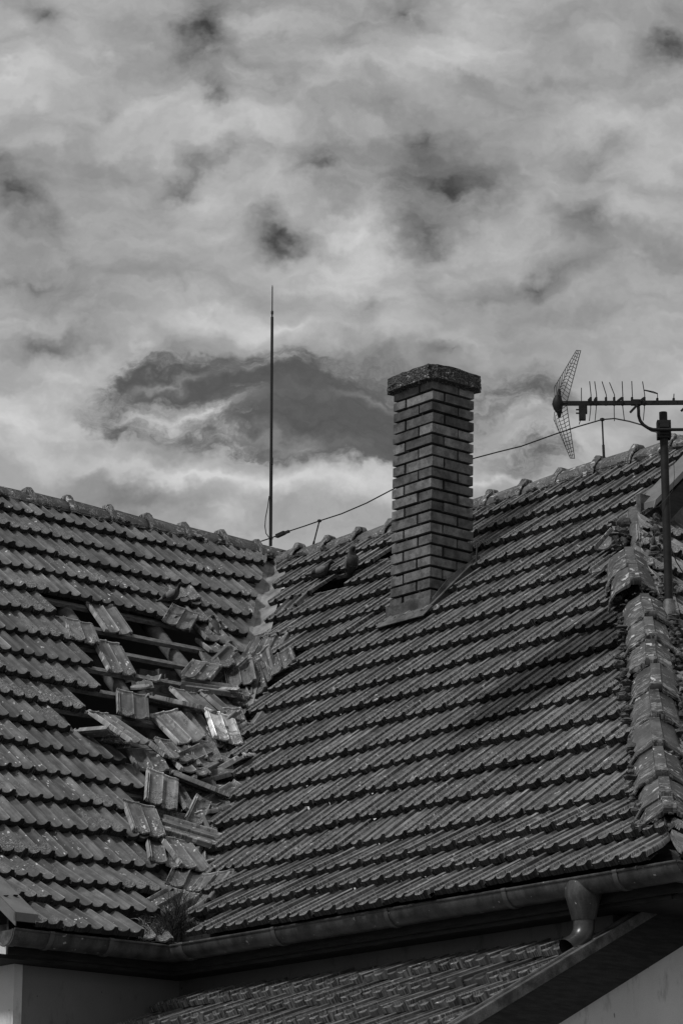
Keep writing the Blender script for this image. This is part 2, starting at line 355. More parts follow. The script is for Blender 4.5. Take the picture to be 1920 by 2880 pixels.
# ---------------------------------------------------------------- tile fields
PX = np.array([0, .005, .007, .018, .040, .060, .076, .0865, .0895, .094, .106, .130, .150, .162, .170, .175, .194, .198, .1985, .2])
PH = np.array([-.012, -.012, .004, .001, .0, .004, .011, .020, .020, .003, .0, .0, .004, .011, .020, .023, .023, .019, -.012, -.012])
def tile_field(name, F, rows, xr, mat, parent, skip=None, bound=None, amp=1.0, label=None, thick=.034, jit=1.0, rowdz=None, fullhead=False):
    mb = MB(); rnd = random.Random(hash(name) % 1000 + 5)
    rnd = random.Random(len(name) * 13 + len(rows))
    nx = len(PX)
    for r in rows:
        s0 = r * GA; off = (TW / 2 if r % 2 else 0) + rnd.uniform(-.012, .012)
        rown = rnd.uniform(-.004, .004)
        i0 = int(math.floor((xr[0] - off) / TW)) - 1; i1 = int(math.ceil((xr[1] - off) / TW)) + 1
        wob = rnd.uniform(0, 6)
        for i in range(i0, i1):
            x0 = i * TW + off; xc = x0 + TW / 2; sc = s0 + GA * .45
            lo, hi = bound(s0 + .12) if bound else xr
            if xc < lo - .03 or xc > hi + .03: continue
            if skip is not None and skip(r, xc, sc, F): continue
            dy = rnd.gauss(0, .005) * jit + .012 * math.sin(xc * 2.3 + wob); dn = rnd.gauss(0, .0022) * jit + rown; rot = rnd.gauss(0, .008) * jit; roll = rnd.gauss(0, .008) * jit
            if rnd.random() < .06: rot += rnd.uniform(-.04, .04); dn += rnd.uniform(.002, .009); dy += rnd.uniform(-.02, .006)
            chip = rnd.random() < .10; cx = rnd.uniform(.02, .18); cw = rnd.uniform(.015, .04)
            ys = np.array([0, .0, .0, .007, .02, .12, .24, .348, .352, .362]); nh = len(ys)
            vs = []; tps = []
            lowtilt = lambda y: .055 - y * (.050 / GA)
            X = np.tile(PX, nh); Yy = np.repeat(ys, nx)
            nn = np.tile(PH, nh) * amp + lowtilt(Yy) + dn
            nn[:nx] = lowtilt(0) + dn - thick                       # straight lower edge of the nose
            nn[nx:2 * nx] = lowtilt(0) + dn - .006 + PH * .9
            nn[2 * nx:3 * nx] -= .0022
            nn[-2 * nx:] = lowtilt(.355) + dn + .018
            nose_sc = -.014 * (1 - np.clip(PH, 0, 1) / .023); Yy = Yy.copy(); Yy[:nx] += nose_sc * .75; Yy[nx:5 * nx] += np.tile(nose_sc, 4)
            if chip: Yy[:4 * nx] += np.tile(.022 * np.exp(-((PX - cx) / cw) ** 2), 4)
            nn = nn + (X - TW / 2) * roll
            xx = X + (Yy - .16) * rot; yy = Yy - (X - TW / 2) * rot + dy
            gx = x0 + xx; gs = s0 + yy
            if bound:
                b = [bound(q) for q in gs]; gx = np.array([min(max(a, q[0]), q[1]) for a, q in zip(gx, b)])
            pts = F(gx, gs, nn)
            # under side back edge
            und = F(gx[:nx], gs[:nx] + .08, nn[:nx] + .0)
            vs = np.vstack([und, pts]); R_ = nh + 1
            fs = [(a * nx + c, a * nx + c + 1, (a + 1) * nx + c + 1, (a + 1) * nx + c) for a in range(R_ - 1) for c in range(nx - 1)]
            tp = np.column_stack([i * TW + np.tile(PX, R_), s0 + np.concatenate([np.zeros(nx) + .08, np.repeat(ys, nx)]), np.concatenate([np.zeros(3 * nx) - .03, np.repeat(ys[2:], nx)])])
            mb.add(vs, fs, tp, True)
    return mb.build(name, mat, parent, 32, label=label)

house = empty('house', (O + (mu + mv) * 2)[:2].tolist() + [GROUND_Z], label='old L-shaped house with a broken interlocking tile roof and brick chimney', cat='house')

# valley and missing areas, read off on the roof itself (projected outlines of the holes)
HOLE_L = [(128,1672),(250,1692),(352,1712),(440,1728),(470,1700),(500,1690),(560,1722),(610,1775),(640,1830),(700,1850),(720,2000),(700,2120),(680,2300),(640,2420),(560,2650),(520,2720),(400,2720),(395,2650),(385,2560),(452,2520),(440,2440),(415,2370),(378,2300),(350,2270),(392,2215),(388,2180),(330,2110),(215,2090),(190,2010),(180,1960),(285,1935),(262,1860),(195,1800),(170,1740)]
HOLE_R = [(832,1690),(905,1650),(1010,1598),(1112,1548),(1112,1585),(1000,1622),(952,1668),(870,1700)]
HEAP_R = [(700,1840),(760,1800),(800,1830),(812,1880),(770,1930),(700,1990),(672,2060),(668,2150),(655,2240),(612,2300),(598,2400),(596,2460),(606,2520),(548,2640),(530,2720),(480,2720),(480,2300),(560,2100),(620,1950)]
def skL(r, x, s, F): return poly_in(tuple(proj(F(x, s, .02))), HOLE_L)
def skR(r, x, s, F):
    p = tuple(proj(F(x, s, .02))); return poly_in(p, HOLE_R) or poly_in(p, HEAP_R) or (-1.56 < x < -1.12 and 3.25 < float(run(s)) < 3.56)
def bL(s): return (-1.0, float(run(s)) - (.085 if s > 3.6 else .05))
def bR(s):
    hi = RL - float(run(s)) if s < 4.85 else .60
    return (-float(run(s)) + (.13 if s > 3.6 else .06), hi)
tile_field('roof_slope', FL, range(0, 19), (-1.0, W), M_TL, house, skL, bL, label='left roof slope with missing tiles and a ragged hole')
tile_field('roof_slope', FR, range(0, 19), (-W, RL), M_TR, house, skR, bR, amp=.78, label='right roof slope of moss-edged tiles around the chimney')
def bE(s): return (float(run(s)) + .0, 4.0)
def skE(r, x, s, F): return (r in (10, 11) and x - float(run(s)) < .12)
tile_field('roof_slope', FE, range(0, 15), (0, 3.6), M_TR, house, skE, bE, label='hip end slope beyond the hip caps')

# far slopes that close the attic, with a gap added so sky shows through the diamond
def quad(mb, a, b, c, d, th=.02):
    a, b, c, d = [np.asarray(q, float) for q in (a, b, c, d)]; n = np.cross(b - a, d - a); n /= np.linalg.norm(n)
    vs = [a, b, c, d, a - n * th, b - n * th, c - n * th, d - n * th]
    mb.add(vs, [(0, 1, 2, 3), (7, 6, 5, 4), (0, 4, 5, 1), (1, 5, 6, 2), (2, 6, 7, 3), (3, 7, 4, 0)])
PR = PT - Z * .1
mb = MB(); AE = 1.02
E1 = PT + U * (W + AE); quad(mb, E1 - Z * .03, PT - Z * .03, O + (mu + mv) * 2 * W, O + U * AE + mv * 2 * W)
mb.build('roof_slope', M_TL, house, label='far slope of the left wing')
mb = MB()
BG = .60
rd = ray(1905, 1431); nB = mu * math.sin(P2) + Z * math.cos(P2)   # back slope of the right wing
A_B = O + mu * W + Z * (H - .125)
nB = np.array(nB); dn_ = np.cross(V, nB); dn_ = mu * math.cos(P2) - Z * math.sin(P2)
hp = rd * ((nB @ A_B) / (nB @ rd)); hb, hs = (hp - A_B) @ V, (hp - A_B) @ dn_
bb = [-W, hb - .22, hb + .22, BG]; ss = [0.0, max(hs - .18, .05), hs + .22, 6.1]
for i in range(3):
    for j in range(3):
        if i == 1 and j == 1: continue
        if bb[i + 1] - bb[i] < .01: continue
        c0 = lambda b, s: A_B + V * b + dn_ * s
        quad(mb, c0(bb[i], ss[j]), c0(bb[i + 1], ss[j]), c0(bb[i + 1], ss[j + 1]), c0(bb[i], ss[j + 1]))
mb.build('roof_slope', M_TR, house, label='far slope of the right wing')
print('diamond light', hb, hs)

# battens and rafters under the tiles
for r in range(2, 19):
    s = r * GA + .33
    lo, hi = -1.0, float(run(s)) - .12
    mb = MB(); k = random.uniform(-.006, .006)
    a = FL(lo, s, -.022 + k); b = FL(hi, s, -.022 - k); mb.beam(a, b, .048, .032, nL); mb.build('batten', M_BATTEN, house)
for r in range(9, 18):
    s = r * GA + .33
    mb = MB(); mb.beam(FR(-float(run(s)) + .12, s, -.022), FR(.4, s, -.022), .048, .032, nR); mb.build('batten', M_BATTEN, house)
for x in (-.1, .75, 1.6, 2.45, 3.3):
    mb = MB(); s0 = .2; s1 = 6.1
    s0 = max(s0, (x - S0 * math.cos(P1)) / math.cos(P2) + S0 + .2)
    pts = [FL(x + .01 * math.sin(q * 3), q, -.10) for q in np.linspace(max(s0, 1.1), s1, 8)]
    mb.tube(pts, .062, 10, rs=[.062 + .006 * math.sin(q * 2.3) for q in range(8)]); mb.build('rafter', M_LOG, house)
for x in (-2.7, -1.9, -1.0, -.1):
    mb = MB(); s0 = max(1.1, (-x - .8) / math.cos(P2) + S0 + .3)
    mb.tube([FR(x, q, -.12) for q in np.linspace(s0, 6.05, 8)], .06, 10); mb.build('rafter', M_LOG, house)
mb = MB(); mb.tube([O + (mu + mv) * float(run(q)) + Z * (float(hh(q)) - .14) for q in np.linspace(.6, 6.0, 9)], .07, 10); mb.build('valley_rafter', M_LOG, house)
# hip rafter log seen where the caps are gone
mb = MB(); mb.tube([C + (mu + mv) * float(run(q)) + Z * (float(hh(q)) - .03) for q in np.linspace(.4, 4.95, 9)], .05, 10); mb.build('hip_rafter', M_LOG, house)
# attic floor
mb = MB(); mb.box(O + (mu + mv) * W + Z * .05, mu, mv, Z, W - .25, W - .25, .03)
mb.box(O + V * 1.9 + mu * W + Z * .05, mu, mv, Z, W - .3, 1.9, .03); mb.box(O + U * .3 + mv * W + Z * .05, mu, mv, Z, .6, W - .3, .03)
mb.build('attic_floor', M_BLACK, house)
# brick rubble and old brickwork glimpsed inside the hole
mb = MB()
for i in range(26):
    q = hit(random.uniform(385, 500), random.uniform(1895, 1985), *planeL(-.28)); mb.box(q + nL * random.uniform(-.05, .02), mu, mv, Z, random.uniform(.05, .1), .05, .035)
mb.build('rubble', M_BRICK, house)

# ---------------------------------------------------------------- valley metal
mb = MB()
ss_ = np.linspace(3.3, 6.12, 14)
vs = []; fs = []; tp = []
for s in ss_:
    c = O + (mu + mv) * float(run(s)) + Z * (float(hh(s)) - .055 * (s / SM) ** 1.4)
    w = .20
    for k, (du, dv, dz) in enumerate(((-w, 0, 0), (-.03, 0, -.0), (0, 0, .012), (0, -.03, 0), (0, -w, 0))):
        # left flank lies on the left slope (moves along U), right flank on the right slope (moves along V)
        p = c + U * (-du) * 0 + Z * 0
        if k < 2: p = c + U * (-du) * 1.0 + Z * .02
        elif k > 2: p = c + V * (-dv) + Z * .02
        else: p = c + Z * .035
        vs.append(p); tp.append((0, 0, 0))
for i in range(len(ss_) - 1):
    for k in range(4): fs.append((i * 5 + k, (i + 1) * 5 + k, (i + 1) * 5 + k + 1, i * 5 + k + 1))
mb.add(vs, fs); mb.build('valley_flashing', M_VALLEY, house)

# ---------------------------------------------------------------- ridge and hip caps
CS = np.array([(-.128, -.085), (-.118, -.045), (-.085, .0), (-.040, .034), (-.036, .044), (.036, .044), (.040, .034), (.085, .0), (.118, -.045), (.128, -.085)])
CSH = np.array([(-.122, -.105), (-.116, -.060), (-.088, -.012), (-.027, .028), (-.023, .040), (.023, .040), (.027, .028), (.088, -.012), (.116, -.060), (.122, -.105)])
def cap_mesh(mb, p, d, up, L=.42, sc=1.0, knob=.03, off=0.0):
    CS = CSH if knob < .02 else globals()['CS']
    d = d / np.linalg.norm(d); side = np.cross(d, up); side /= np.linalg.norm(side); n = np.cross(side, d)
    st_ = [(0, 1.10, -.014), (0, 1.16, knob * .4), (.012, 1.18, knob * .8), (.05, 1.17, knob), (.075, 1.12, knob * .5), (.085, 1.02, .002), (.25, .97, 0), (L, .92, -.004)]
    if knob < .02: st_ = [(0, 1.06, -.018), (0, 1.13, .0), (.008, 1.16, .012), (.028, 1.15, .012), (.036, 1.03, 0), (.25, .97, 0), (L, .92, -.004)]
    vs = []; tp = []
    for j, (y, k, dz) in enumerate(st_):
        for i, (a, b) in enumerate(CS):
            kk = k
            h = b * kk + (dz if 3 <= i <= 6 else dz * .35)
            jz = random.uniform(-.002, .002); vs.append(p + d * (y + random.uniform(-.004, .004) * (j < 5)) + side * a * kk * sc + n * (h * sc + jz)); tp.append((i * .02 + off, y + off, .06 + y * .5))
    nx = len(CS); fs = [(j * nx + i, j * nx + i + 1, (j + 1) * nx + i + 1, (j + 1) * nx + i) for j in range(len(st_) - 1) for i in range(nx - 1)]
    # inside shell
    b0 = len(vs); vs += [q - n * .016 for q in vs[nx:]]; tp += tp[nx:]
    m = len(st_) - 1
    fs += [(b0 + j * nx + i, b0 + (j + 1) * nx + i, b0 + (j + 1) * nx + i + 1, b0 + j * nx + i + 1) for j in range(m - 1) for i in range(nx - 1)]
    mb.add(vs, fs, tp, True)
# left ridge: noses face away from the camera side (towards the upper left, lower end of each cap to the left)
def ridge_line(base, d, n, spacing, start, dz=lambda t: 0, knob=.040, name='ridge_tile'):
    for i in range(n):
        mb = MB(); t = start + i * spacing + random.uniform(-.012, .012)
        dd = d + Z * random.uniform(-.02, .02) + np.cross(d, Z) * random.uniform(-.025, .025)
        cap_mesh(mb, base + d * t + Z * (.028 + dz(t) + random.uniform(-.010, .010)), dd, Z, .43, .86, knob, random.random() * 9)
        mb.build(name, M_RIDGE, house, 35)
ridge_line(PT + U * 3.85, -U, 10, .39, .10)
dzr = lambda t: -(.05 + .075 * min(max(t / 2.2, 0), 1))
for i in range(13):
    t = .36 + i * .39 + random.uniform(-.01, .01); mb = MB()
    cap_mesh(mb, PT + V * t + Z * (.026 + dzr(t) + random.uniform(-.008, .008)), -V + Z * random.uniform(-.02, .04) + U * 0 + mu * random.uniform(-.03, .03), Z, .43, .86, .040, random.random() * 9)
    if t < W + BG: mb.build('ridge_tile', M_RIDGE, house, 35)
# hip caps, nose at the lower end
hd = (mu + mv) * math.cos(P2) + Z * math.sin(P2)
hipp = lambda s, dz=.05: C + (mu + mv) * float(run(s)) + Z * (float(hh(s)) + dz)
tt = [.42, .62, .95, 1.30, 1.64, 1.99, 2.33, 2.66, 2.98, 3.42, 3.72]
for i, s in enumerate(tt):
    mb = MB(); a = hipp(s); b = hipp(s + .3); d = b - a; upv = np.cross(np.cross(d, Z), d); upv /= np.linalg.norm(upv)
    j = .05 if i >= 8 else .01
    lat = np.cross(d, Z); lat /= np.linalg.norm(lat)
    off = lat * ((-.06 if i >= 9 else .02) * (1 if i >= 8 else 0) + random.uniform(-.01, .01)) + Z * (.03 if i == 9 else 0)
    cap_mesh(mb, a + off, d + lat * random.uniform(-j, j), upv, .43, 1.28, .0155, random.random() * 9)
    mb.build('hip_tile', M_RIDGE, house, 35)

# mortar bedding: crumbly lumps under the caps
def lump(mb, c, r, seed):
    bm = bmesh.new(); bmesh.ops.create_icosphere(bm, subdivisions=2, radius=1)
    rn = random.Random(seed); ax = [rn.uniform(.5, 1.8) for _ in range(3)]; ph = [rn.uniform(0, 6) for _ in range(3)]
    vs = []
    for v in bm.verts:
        k = 1 + .22 * math.sin(v.co.x * 4 + ph[0]) * math.sin(v.co.y * 5 + ph[1]) + .15 * math.sin(v.co.z * 7 + ph[2]) + rn.uniform(-.22, .22)
        vs.append(np.asarray(c) + np.array([v.co.x * ax[0], v.co.y * ax[1], v.co.z * ax[2] * .7]) * r * k)
    mb.add(vs, [tuple(q.index for q in f.verts) for f in bm.faces]); bm.free()
mb = MB()
for i in range(90):
    t = random.uniform(-.2, 3.6); lump(mb, PT + U * t + V * .105 - Z * random.uniform(.03, .09) , random.uniform(.012, .03), i)
for i in range(110):
    t = random.uniform(.3, 4.9); lump(mb, PT + V * t + U * .115 + Z * (dzr(t) - random.uniform(.04, .10)), random.uniform(.012, .034), i + 200)
for i in range(150):
    s = random.uniform(.45, 3.9); sd = random.choice((-1, -1, 1)); lat = np.cross(hd, Z); lat /= np.linalg.norm(lat)
    lump(mb, hipp(s, -.02 + random.uniform(-.02, .02)) + lat * -sd * random.uniform(.14, .19) * 1.0, random.uniform(.012, .032), i + 400)
for i in range(30):
    s = random.uniform(4.05, 4.8); sd = random.choice((-1, 1))
    lump(mb, hipp(s, random.uniform(-.03, .03)) + np.array([1, 0, 0]) * sd * random.uniform(.06, .16), random.uniform(.015, .045), i + 600)
for i in range(12):
    lump(mb, hit(random.uniform(745, 800), random.uniform(1555, 1590), *planeR(.02)), random.uniform(.015, .035), i + 700)
for s_ in tt:
    lat = np.cross(hd, Z); lat /= np.linalg.norm(lat)
    for q in range(16):
        a = random.uniform(-.13, .13); lump(mb, hipp(s_ + random.uniform(-.012, .01), .085 - abs(a) ** 1.5 * 2.3) + lat * a, random.uniform(.007, .016), int(s_ * 100) + q)
tag(mb.build('bedding_mortar', M_BED, house), kind='stuff')

# ---------------------------------------------------------------- chimney
NB, NR_ = -1.12, 3.18
base = O + V * NB + mu * NR_
def zat(p, ypx):
    lo, hi = -5., 30.
    for _ in range(60):
        m = (lo + hi) / 2
        if proj(np.array([p[0], p[1], m]))[1] > ypx: lo = m
        else: hi = m
    return m
zt = zat(base, 1067); CWv, CWu = .43, .415
lean = lambda p: np.array([p[0] + .021 * (p[2] - base_z), p[1], p[2]])
base_z = zat(base, 1690)
ch = MB(); course = .0842; nco = int((zt - base_z) / course) + 5
rb = random.Random(3)
def cbox(mb, v0, v1, u0, u1, z0, z1, bev=.004):
    # v measured along V from the near corner (negative = left), u along mu from the near corner
    vs = []
    for z in (z0, z1):
        for (a, b) in ((v0, u0), (v1, u0), (v1, u1), (v0, u1)):
            p = base + V * a + mu * b; vs.append(lean(np.array([p[0], p[1], z])))
    mb.add(vs, [(3, 2, 1, 0), (4, 5, 6, 7), (0, 1, 5, 4), (1, 2, 6, 5), (2, 3, 7, 6), (3, 0, 4, 7)])
cbox(ch, -CWv + .028, -.028, .028, CWu - .028, base_z - .5, zt - .004)
core = ch; bricks = MB(); J = .02; BD = .12
for i in range(nco):
    z1 = zt - i * course; z0 = z1 - course + J * (.85 + .3 * rb.random())
    a = i % 2 == 0
    hf = .135
    def br(v0, v1, u0, u1):
        e = [rb.uniform(-.006, .004) for _ in range(4)]
        cbox(bricks, v0 + e[0] * .6, v1 + e[1] * .6, u0 + e[2], u1 + e[3], z0 + rb.uniform(-.002, .002), z1 + rb.uniform(-.002, .002))
    if a:  # left face: stretcher then header; right face: long from corner
        br(-CWv, -hf - J, 0, BD); br(-hf, 0, 0, .27 - J); br(-BD, 0, .27, CWu); br(-CWv, -BD - J, .28, CWu); br(-CWv, -CWv + BD, BD + J, .28 - J)
    else:
        br(-CWv, -CWv + .145 - J, 0, .25); br(-CWv + .145, 0, 0, .132 - J); br(-BD, 0, .132, CWu); br(-CWv, -BD - J, .262, CWu)
chim = core.build('chimney', M_MORTAR, house, label='square brick chimney shaft with deep raked joints')
bricks.build('brickwork', M_BRICK, chim)
# pebbly cap slab: bevelled box, subdivided and roughened
bm = bmesh.new(); bmesh.ops.create_cube(bm, size=1)
bmesh.ops.bevel(bm, geom=bm.edges[:], offset=.09, segments=3, affect='EDGES')
bmesh.ops.triangulate(bm, faces=bm.faces[:]); 
bmesh.ops.subdivide_edges(bm, edges=[e for e in bm.edges], cuts=7, use_grid_fill=True)
cv = []; capo = .06; th = .125
from mathutils import noise as mnoise
for v in bm.verts:
    a = (v.co.x - .5) * (CWv + 2 * capo) + capo; b = (v.co.y + .5) * (CWu + 2 * capo) - capo; zz = zt - .012 + (v.co.z + .5) * (th + .02 * (1 - abs(v.co.x) - abs(v.co.y)))
    p = base + V * a + mu * b; p = lean(np.array([p[0], p[1], zz])); k = mnoise.noise(Vector(p) * 70) * .011 + mnoise.noise(Vector(p) * 22) * .01
    cv.append(p + np.array(v.co.normalized()) * k)
mb = MB(); bm.verts.index_update(); mb.add(cv, [tuple(q.index for q in f.verts) for f in bm.faces]); bm.free(); mb.build('chimney_cap', M_CONC, chim)
# flashing of the chimney
fl = MB()
def rz(a, b):  # roof surface height at chimney coordinates
    r = NR_ + b; s = S0 + (r - S0 * math.cos(P1)) / math.cos(P2); return float(FR(NB + a, s, 0.03)[2])
def fstrip(pts_lo, pts_hi, th, n):
    vs = pts_lo + pts_hi; k = len(pts_lo); vs2 = [q + n * th for q in vs]; m = len(vs)
    fs = [(i, i + 1, k + i + 1, k + i) for i in range(k - 1)] + [(m + i, m + k + i, m + k + i + 1, m + i + 1) for i in range(k - 1)]
    fs += [(k + i, k + i + 1, m + k + i + 1, m + k + i) for i in range(k - 1)] + [(0, k, m + k, m), (k - 1, m + k - 1, m + 2 * k - 1, 2 * k - 1)]
    fl.add(vs + vs2, fs)
def cp(a, b, z): p = base + V * a + mu * b; return lean(np.array([p[0], p[1], z]))
lo, hi = [], []
for i, a in enumerate(np.linspace(-CWv - .03, .02, 9)): lo.append(cp(a, -.018, rz(a, -.03) - .03)); hi.append(cp(a, -.014, rz(a, 0) + .115 + .008 * math.sin(a * 23)))
fstrip(lo, hi, .006, U)
lo, hi = [], []
for i, b in enumerate(np.linspace(-.02, CWu + .05, 9)): lo.append(cp(.018, b, rz(0, b) - .03)); hi.append(cp(.014 + .004 * math.sin(b * 30), b, rz(0, b) + .095 + .03 * math.sin(b * 9)))
fstrip(lo, hi, .006, V)
apr = []
for b_, off in ((NB - CWv - .0, 0), (NB + .08, 0)):
    for rr in (NR_ - .10, NR_ - .0):
        s = S0 + (rr - S0 * math.cos(P1)) / math.cos(P2); apr.append(FR(b_, s, .062))
quad(fl, apr[0], apr[2], apr[3], apr[1], -.006)
apr = []
for b_ in (NB + .01, NB + .05):
    for rr in (NR_ - .02, NR_ + .42):
        s = S0 + (rr - S0 * math.cos(P1)) / math.cos(P2); apr.append(FR(b_, s, .060))
quad(fl, apr[0], apr[2], apr[3], apr[1], -.006)
tipz = rz(0, CWu + .03); quad(fl, cp(.02, CWu + .02, tipz), cp(.05, CWu - .02, tipz - .02), cp(.04, CWu + .0, tipz + .16), cp(.02, CWu + .03, tipz + .15), .004)
fl.build('chimney_flashing', M_ZINC, chim)

# ---------------------------------------------------------------- gutters
GR = .078
def gutter_run(mb, p0, d, L, inn, m0=0, m1=0, seg=14):
    # half-round trough; p0 = lip start, d = direction, inn = horizontal direction towards the house; m0/m1 mitre slopes
    ca = p0 + inn * GR; vs = []; prof = []
    for k in range(seg + 1): an = math.pi * k / seg; prof.append((math.cos(an) * -GR, -math.sin(an) * GR * 1.12))
    for (t, m) in ((0, m0), (L, m1)):
        for rad in (1.0, .965):
            for (a, b) in prof: vs.append(ca + inn * a * rad + Z * b * rad + d * (t + m * (a + GR)))
    n = seg + 1
    fs = [(k, k + 1, 2 * n + k + 1, 2 * n + k) for k in range(seg)] + [(n + k, 3 * n + k, 3 * n + k + 1, n + k + 1) for k in range(seg)]
    fs += [(0, 2 * n, 3 * n, n), (seg, n + seg, 3 * n + seg, 2 * n + seg)]
    mb.add(vs, fs, None, True)
    mb.tube([p0 + d * (0 + m0 * 0), p0 + d * L], .0085, 8)
def strap(p0, d, t, inn, w=.032, parent=None, r=1.09):
    mb = MB(); ca = p0 + inn * GR; vs = []; seg = 14
    for tt_ in (t - w / 2, t + w / 2):
        for rad in (r, .99):
            for k in range(seg + 1):
                an = math.pi * k / seg * .98; vs.append(ca + inn * math.cos(an) * -GR * rad + Z * (-math.sin(an) * GR * 1.12 * rad + .002) + d * tt_)
    n = seg + 1
    fs = [(k, k + 1, 2 * n + k + 1, 2 * n + k) for k in range(seg)] + [(k, n + k, n + k + 1, k + 1) for k in range(seg)] + [(2 * n + k, 2 * n + k + 1, 3 * n + k + 1, 3 * n + k) for k in range(seg)]
    mb.add(vs, fs, None, True); mb.tube([p0 + d * (t - w / 2), p0 + d * (t + w / 2)], .0115, 8)
    return mb.build('gutter_bracket', M_GUT2, parent, 40)
def solve_t(p0, d, xpx):
    lo, hi = -1., 8.; s = 1 if proj(p0 + d * 5)[0] > proj(p0)[0] else -1
    for _ in range(50):
        m = (lo + hi) / 2
        if (proj(p0 + d * m)[0] - xpx) * s < 0: lo = m
        else: hi = m
    return m
G0 = O - Z * .012
mb = MB(); GLen = solve_t(G0, U, 42); gutter_run(mb, G0, U, GLen, mv, 0 - 0, 0)
# corner mitre: the troughs overlap in plan at the inner corner, trimmed along the 45 degree line
gl = None
mb = MB(); gutter_run(mb, G0, U, GLen, mv, -1, 0); gl = mb.build('gutter', M_GUT, house, label='short left gutter with an open-looking end cap')
mb = MB(); RLg = RL + .02; gutter_run(mb, G0, V, RLg, mu, -1, 1); gr_ = mb.build('gutter', M_GUT, house, label='long right gutter above the annex roof')
mb = MB(); gc = G0 + V * RLg; gutter_run(mb, gc, mu, 3.2, mv, 1, 0); gutter_end = mb.build('gutter', M_GUT, house, label='gutter round the hip end corner')
# end cap
mb = MB(); ca = G0 + U * GLen + mv * GR; vs = [ca + U * .002]; n = 16
vs = [ca + mv * math.cos(math.pi * k / n) * -GR * 1.05 + Z * (-math.sin(math.pi * k / n) * GR * 1.17) + U * .003 for k in range(n + 1)]; vs2 = [q - U * .05 for q in vs]
fs = [tuple(range(n + 1))] + [(k, n + 1 + k, n + 2 + k, k + 1) for k in range(n)]
mb.add(vs + vs2, fs, None, True); mb.build('end_cap', M_ZINC, gl, 40)
mb = MB(); vs = [q + U * .012 for q in vs]; mb.tube(vs, .006, 6); mb.build('end_cap_rim', M_GUT2, gl)
for x in (147, 315): strap(G0, U, solve_t(G0, U, x), mv, parent=gl)
for x in (508, 768, 1085, 1416, 1728): strap(G0, V, solve_t(G0, V, x), mu, parent=gr_)
strap(G0, V, solve_t(G0, V, 1790), mu, .006, gr_, 1.012)
# funnel outlet and elbow
tf = solve_t(G0, V, 1608)
fc = G0 + V * tf + mu * GR
mb = MB(); rings = [(-.004, .088, .082, 0.02), (-.04, .098, .088, .02), (-.08, .098, .092, .01), (-.11, .088, .084, 0), (-.205, .063, .063, 0), (-.212, .060, .060, 0)]
vs = []; n = 24
for (dz, rv, ru, sh) in rings:
    for k in range(n): a = 2 * math.pi * k / n; vs.append(fc + V * (math.cos(a) * rv) + mu * (math.sin(a) * ru) + Z * dz)
fs = [(j * n + k, j * n + (k + 1) % n, (j + 1) * n + (k + 1) % n, (j + 1) * n + k) for j in range(len(rings) - 1) for k in range(n)]
# only the outer half of the upper rings can be seen; the funnel hugs the trough
mb.add(vs, [f[::-1] for f in fs], None, True); outl = mb.build('gutter_outlet', M_GUT, gr_, 50)
mb = MB(); e0 = fc - Z * .195; el = [e0, e0 - Z * .04]
tgt = (U * .86 - V * .12); tgt /= np.linalg.norm(tgt)
c0 = e0 - Z * .04; Rb = .12
for k in range(1, 11):
    a = math.radians(62) * k / 10; el.append(c0 - Z * Rb * math.sin(a) + tgt * Rb * (1 - math.cos(a)))
dl = el[-1] - el[-2]; dl /= np.linalg.norm(dl); el.append(el[-1] + dl * .05)
mb.tube(el, .056, 24, cap=False)
rin = [q for q in el[-6:]][::-1]; mb.tube(rin, .053, 24, cap=False); mb.tube([el[-1] - dl * .02, el[-1] + dl * .004], .0585, 24, cap=False)
mb.build('drain_elbow', M_ELBOW, gr_, 50)

# ---------------------------------------------------------------- soffit, fascia and walls
WI = .30
mb = MB()
mb.beam(O + U * 1.05 + mv * .175 - Z * .03, O + mv * .175 - U * .2 - Z * .03, .02, .21); mb.beam(O + mu * .17 - V * .2 - Z * .03, O + mu * .17 + V * (RL - .1) - Z * .03, .02, .21)
mb.beam(O + V * (RL - .17) + mu * .2 - Z * .05, O + V * (RL - .17) + mu * 4 - Z * .05, .02, .17)
mb.build('fascia', M_DARKW, house)
mb = MB(); sz = -.145
mb.box(O + U * .25 + mv * (.19 + WI / 2 + .1) + Z * sz, mu, mv, Z, .85, WI / 2 + .1, .012)
mb.box(O + V * (RL - .45) + mu * 2.4 + Z * (sz - .002), mu, mv, Z, 2.2, .28, .012)
mb.box(O + V * (RL / 2 - .2) + mu * (.19 + WI / 2 + .1) + Z * (sz - .001), mu, mv, Z, WI / 2 + .1, RL / 2, .012)
mb.build('soffit', M_DARKW, house)
wz1 = float(O[2]) + sz - .014; wz0 = GROUND_Z
def wall_box(mb, a, b, th, inn):  # a,b horizontal points on the outer face
    c = (a + b) / 2 + inn * th / 2; d = b - a; L = np.linalg.norm(d); d /= L
    mb.box(np.array([c[0], c[1], (wz0 + wz1) / 2]), d, inn, Z, L / 2, th / 2, (wz1 - wz0) / 2)
wI = .36
wa = solve_t(O + mv * wI - Z * .3, U, 40)
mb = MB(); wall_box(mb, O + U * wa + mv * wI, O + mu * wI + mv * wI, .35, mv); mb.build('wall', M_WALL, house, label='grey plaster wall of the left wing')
mb = MB(); wall_box(mb, O + mu * (wI) + mv * (wI), O + mu * wI + V * (RL - .78), .35, mu); mb.build('wall', M_WALLD, house, label='eave-shaded plaster wall of the right wing above the annex')
mb = MB(); wall_box(mb, O + mu * (wI + .355) + V * (RL - .78), O + mu * 6 + V * (RL - .78), .35, mv); mb.build('wall', M_WALL, house, label='end wall under the hip')
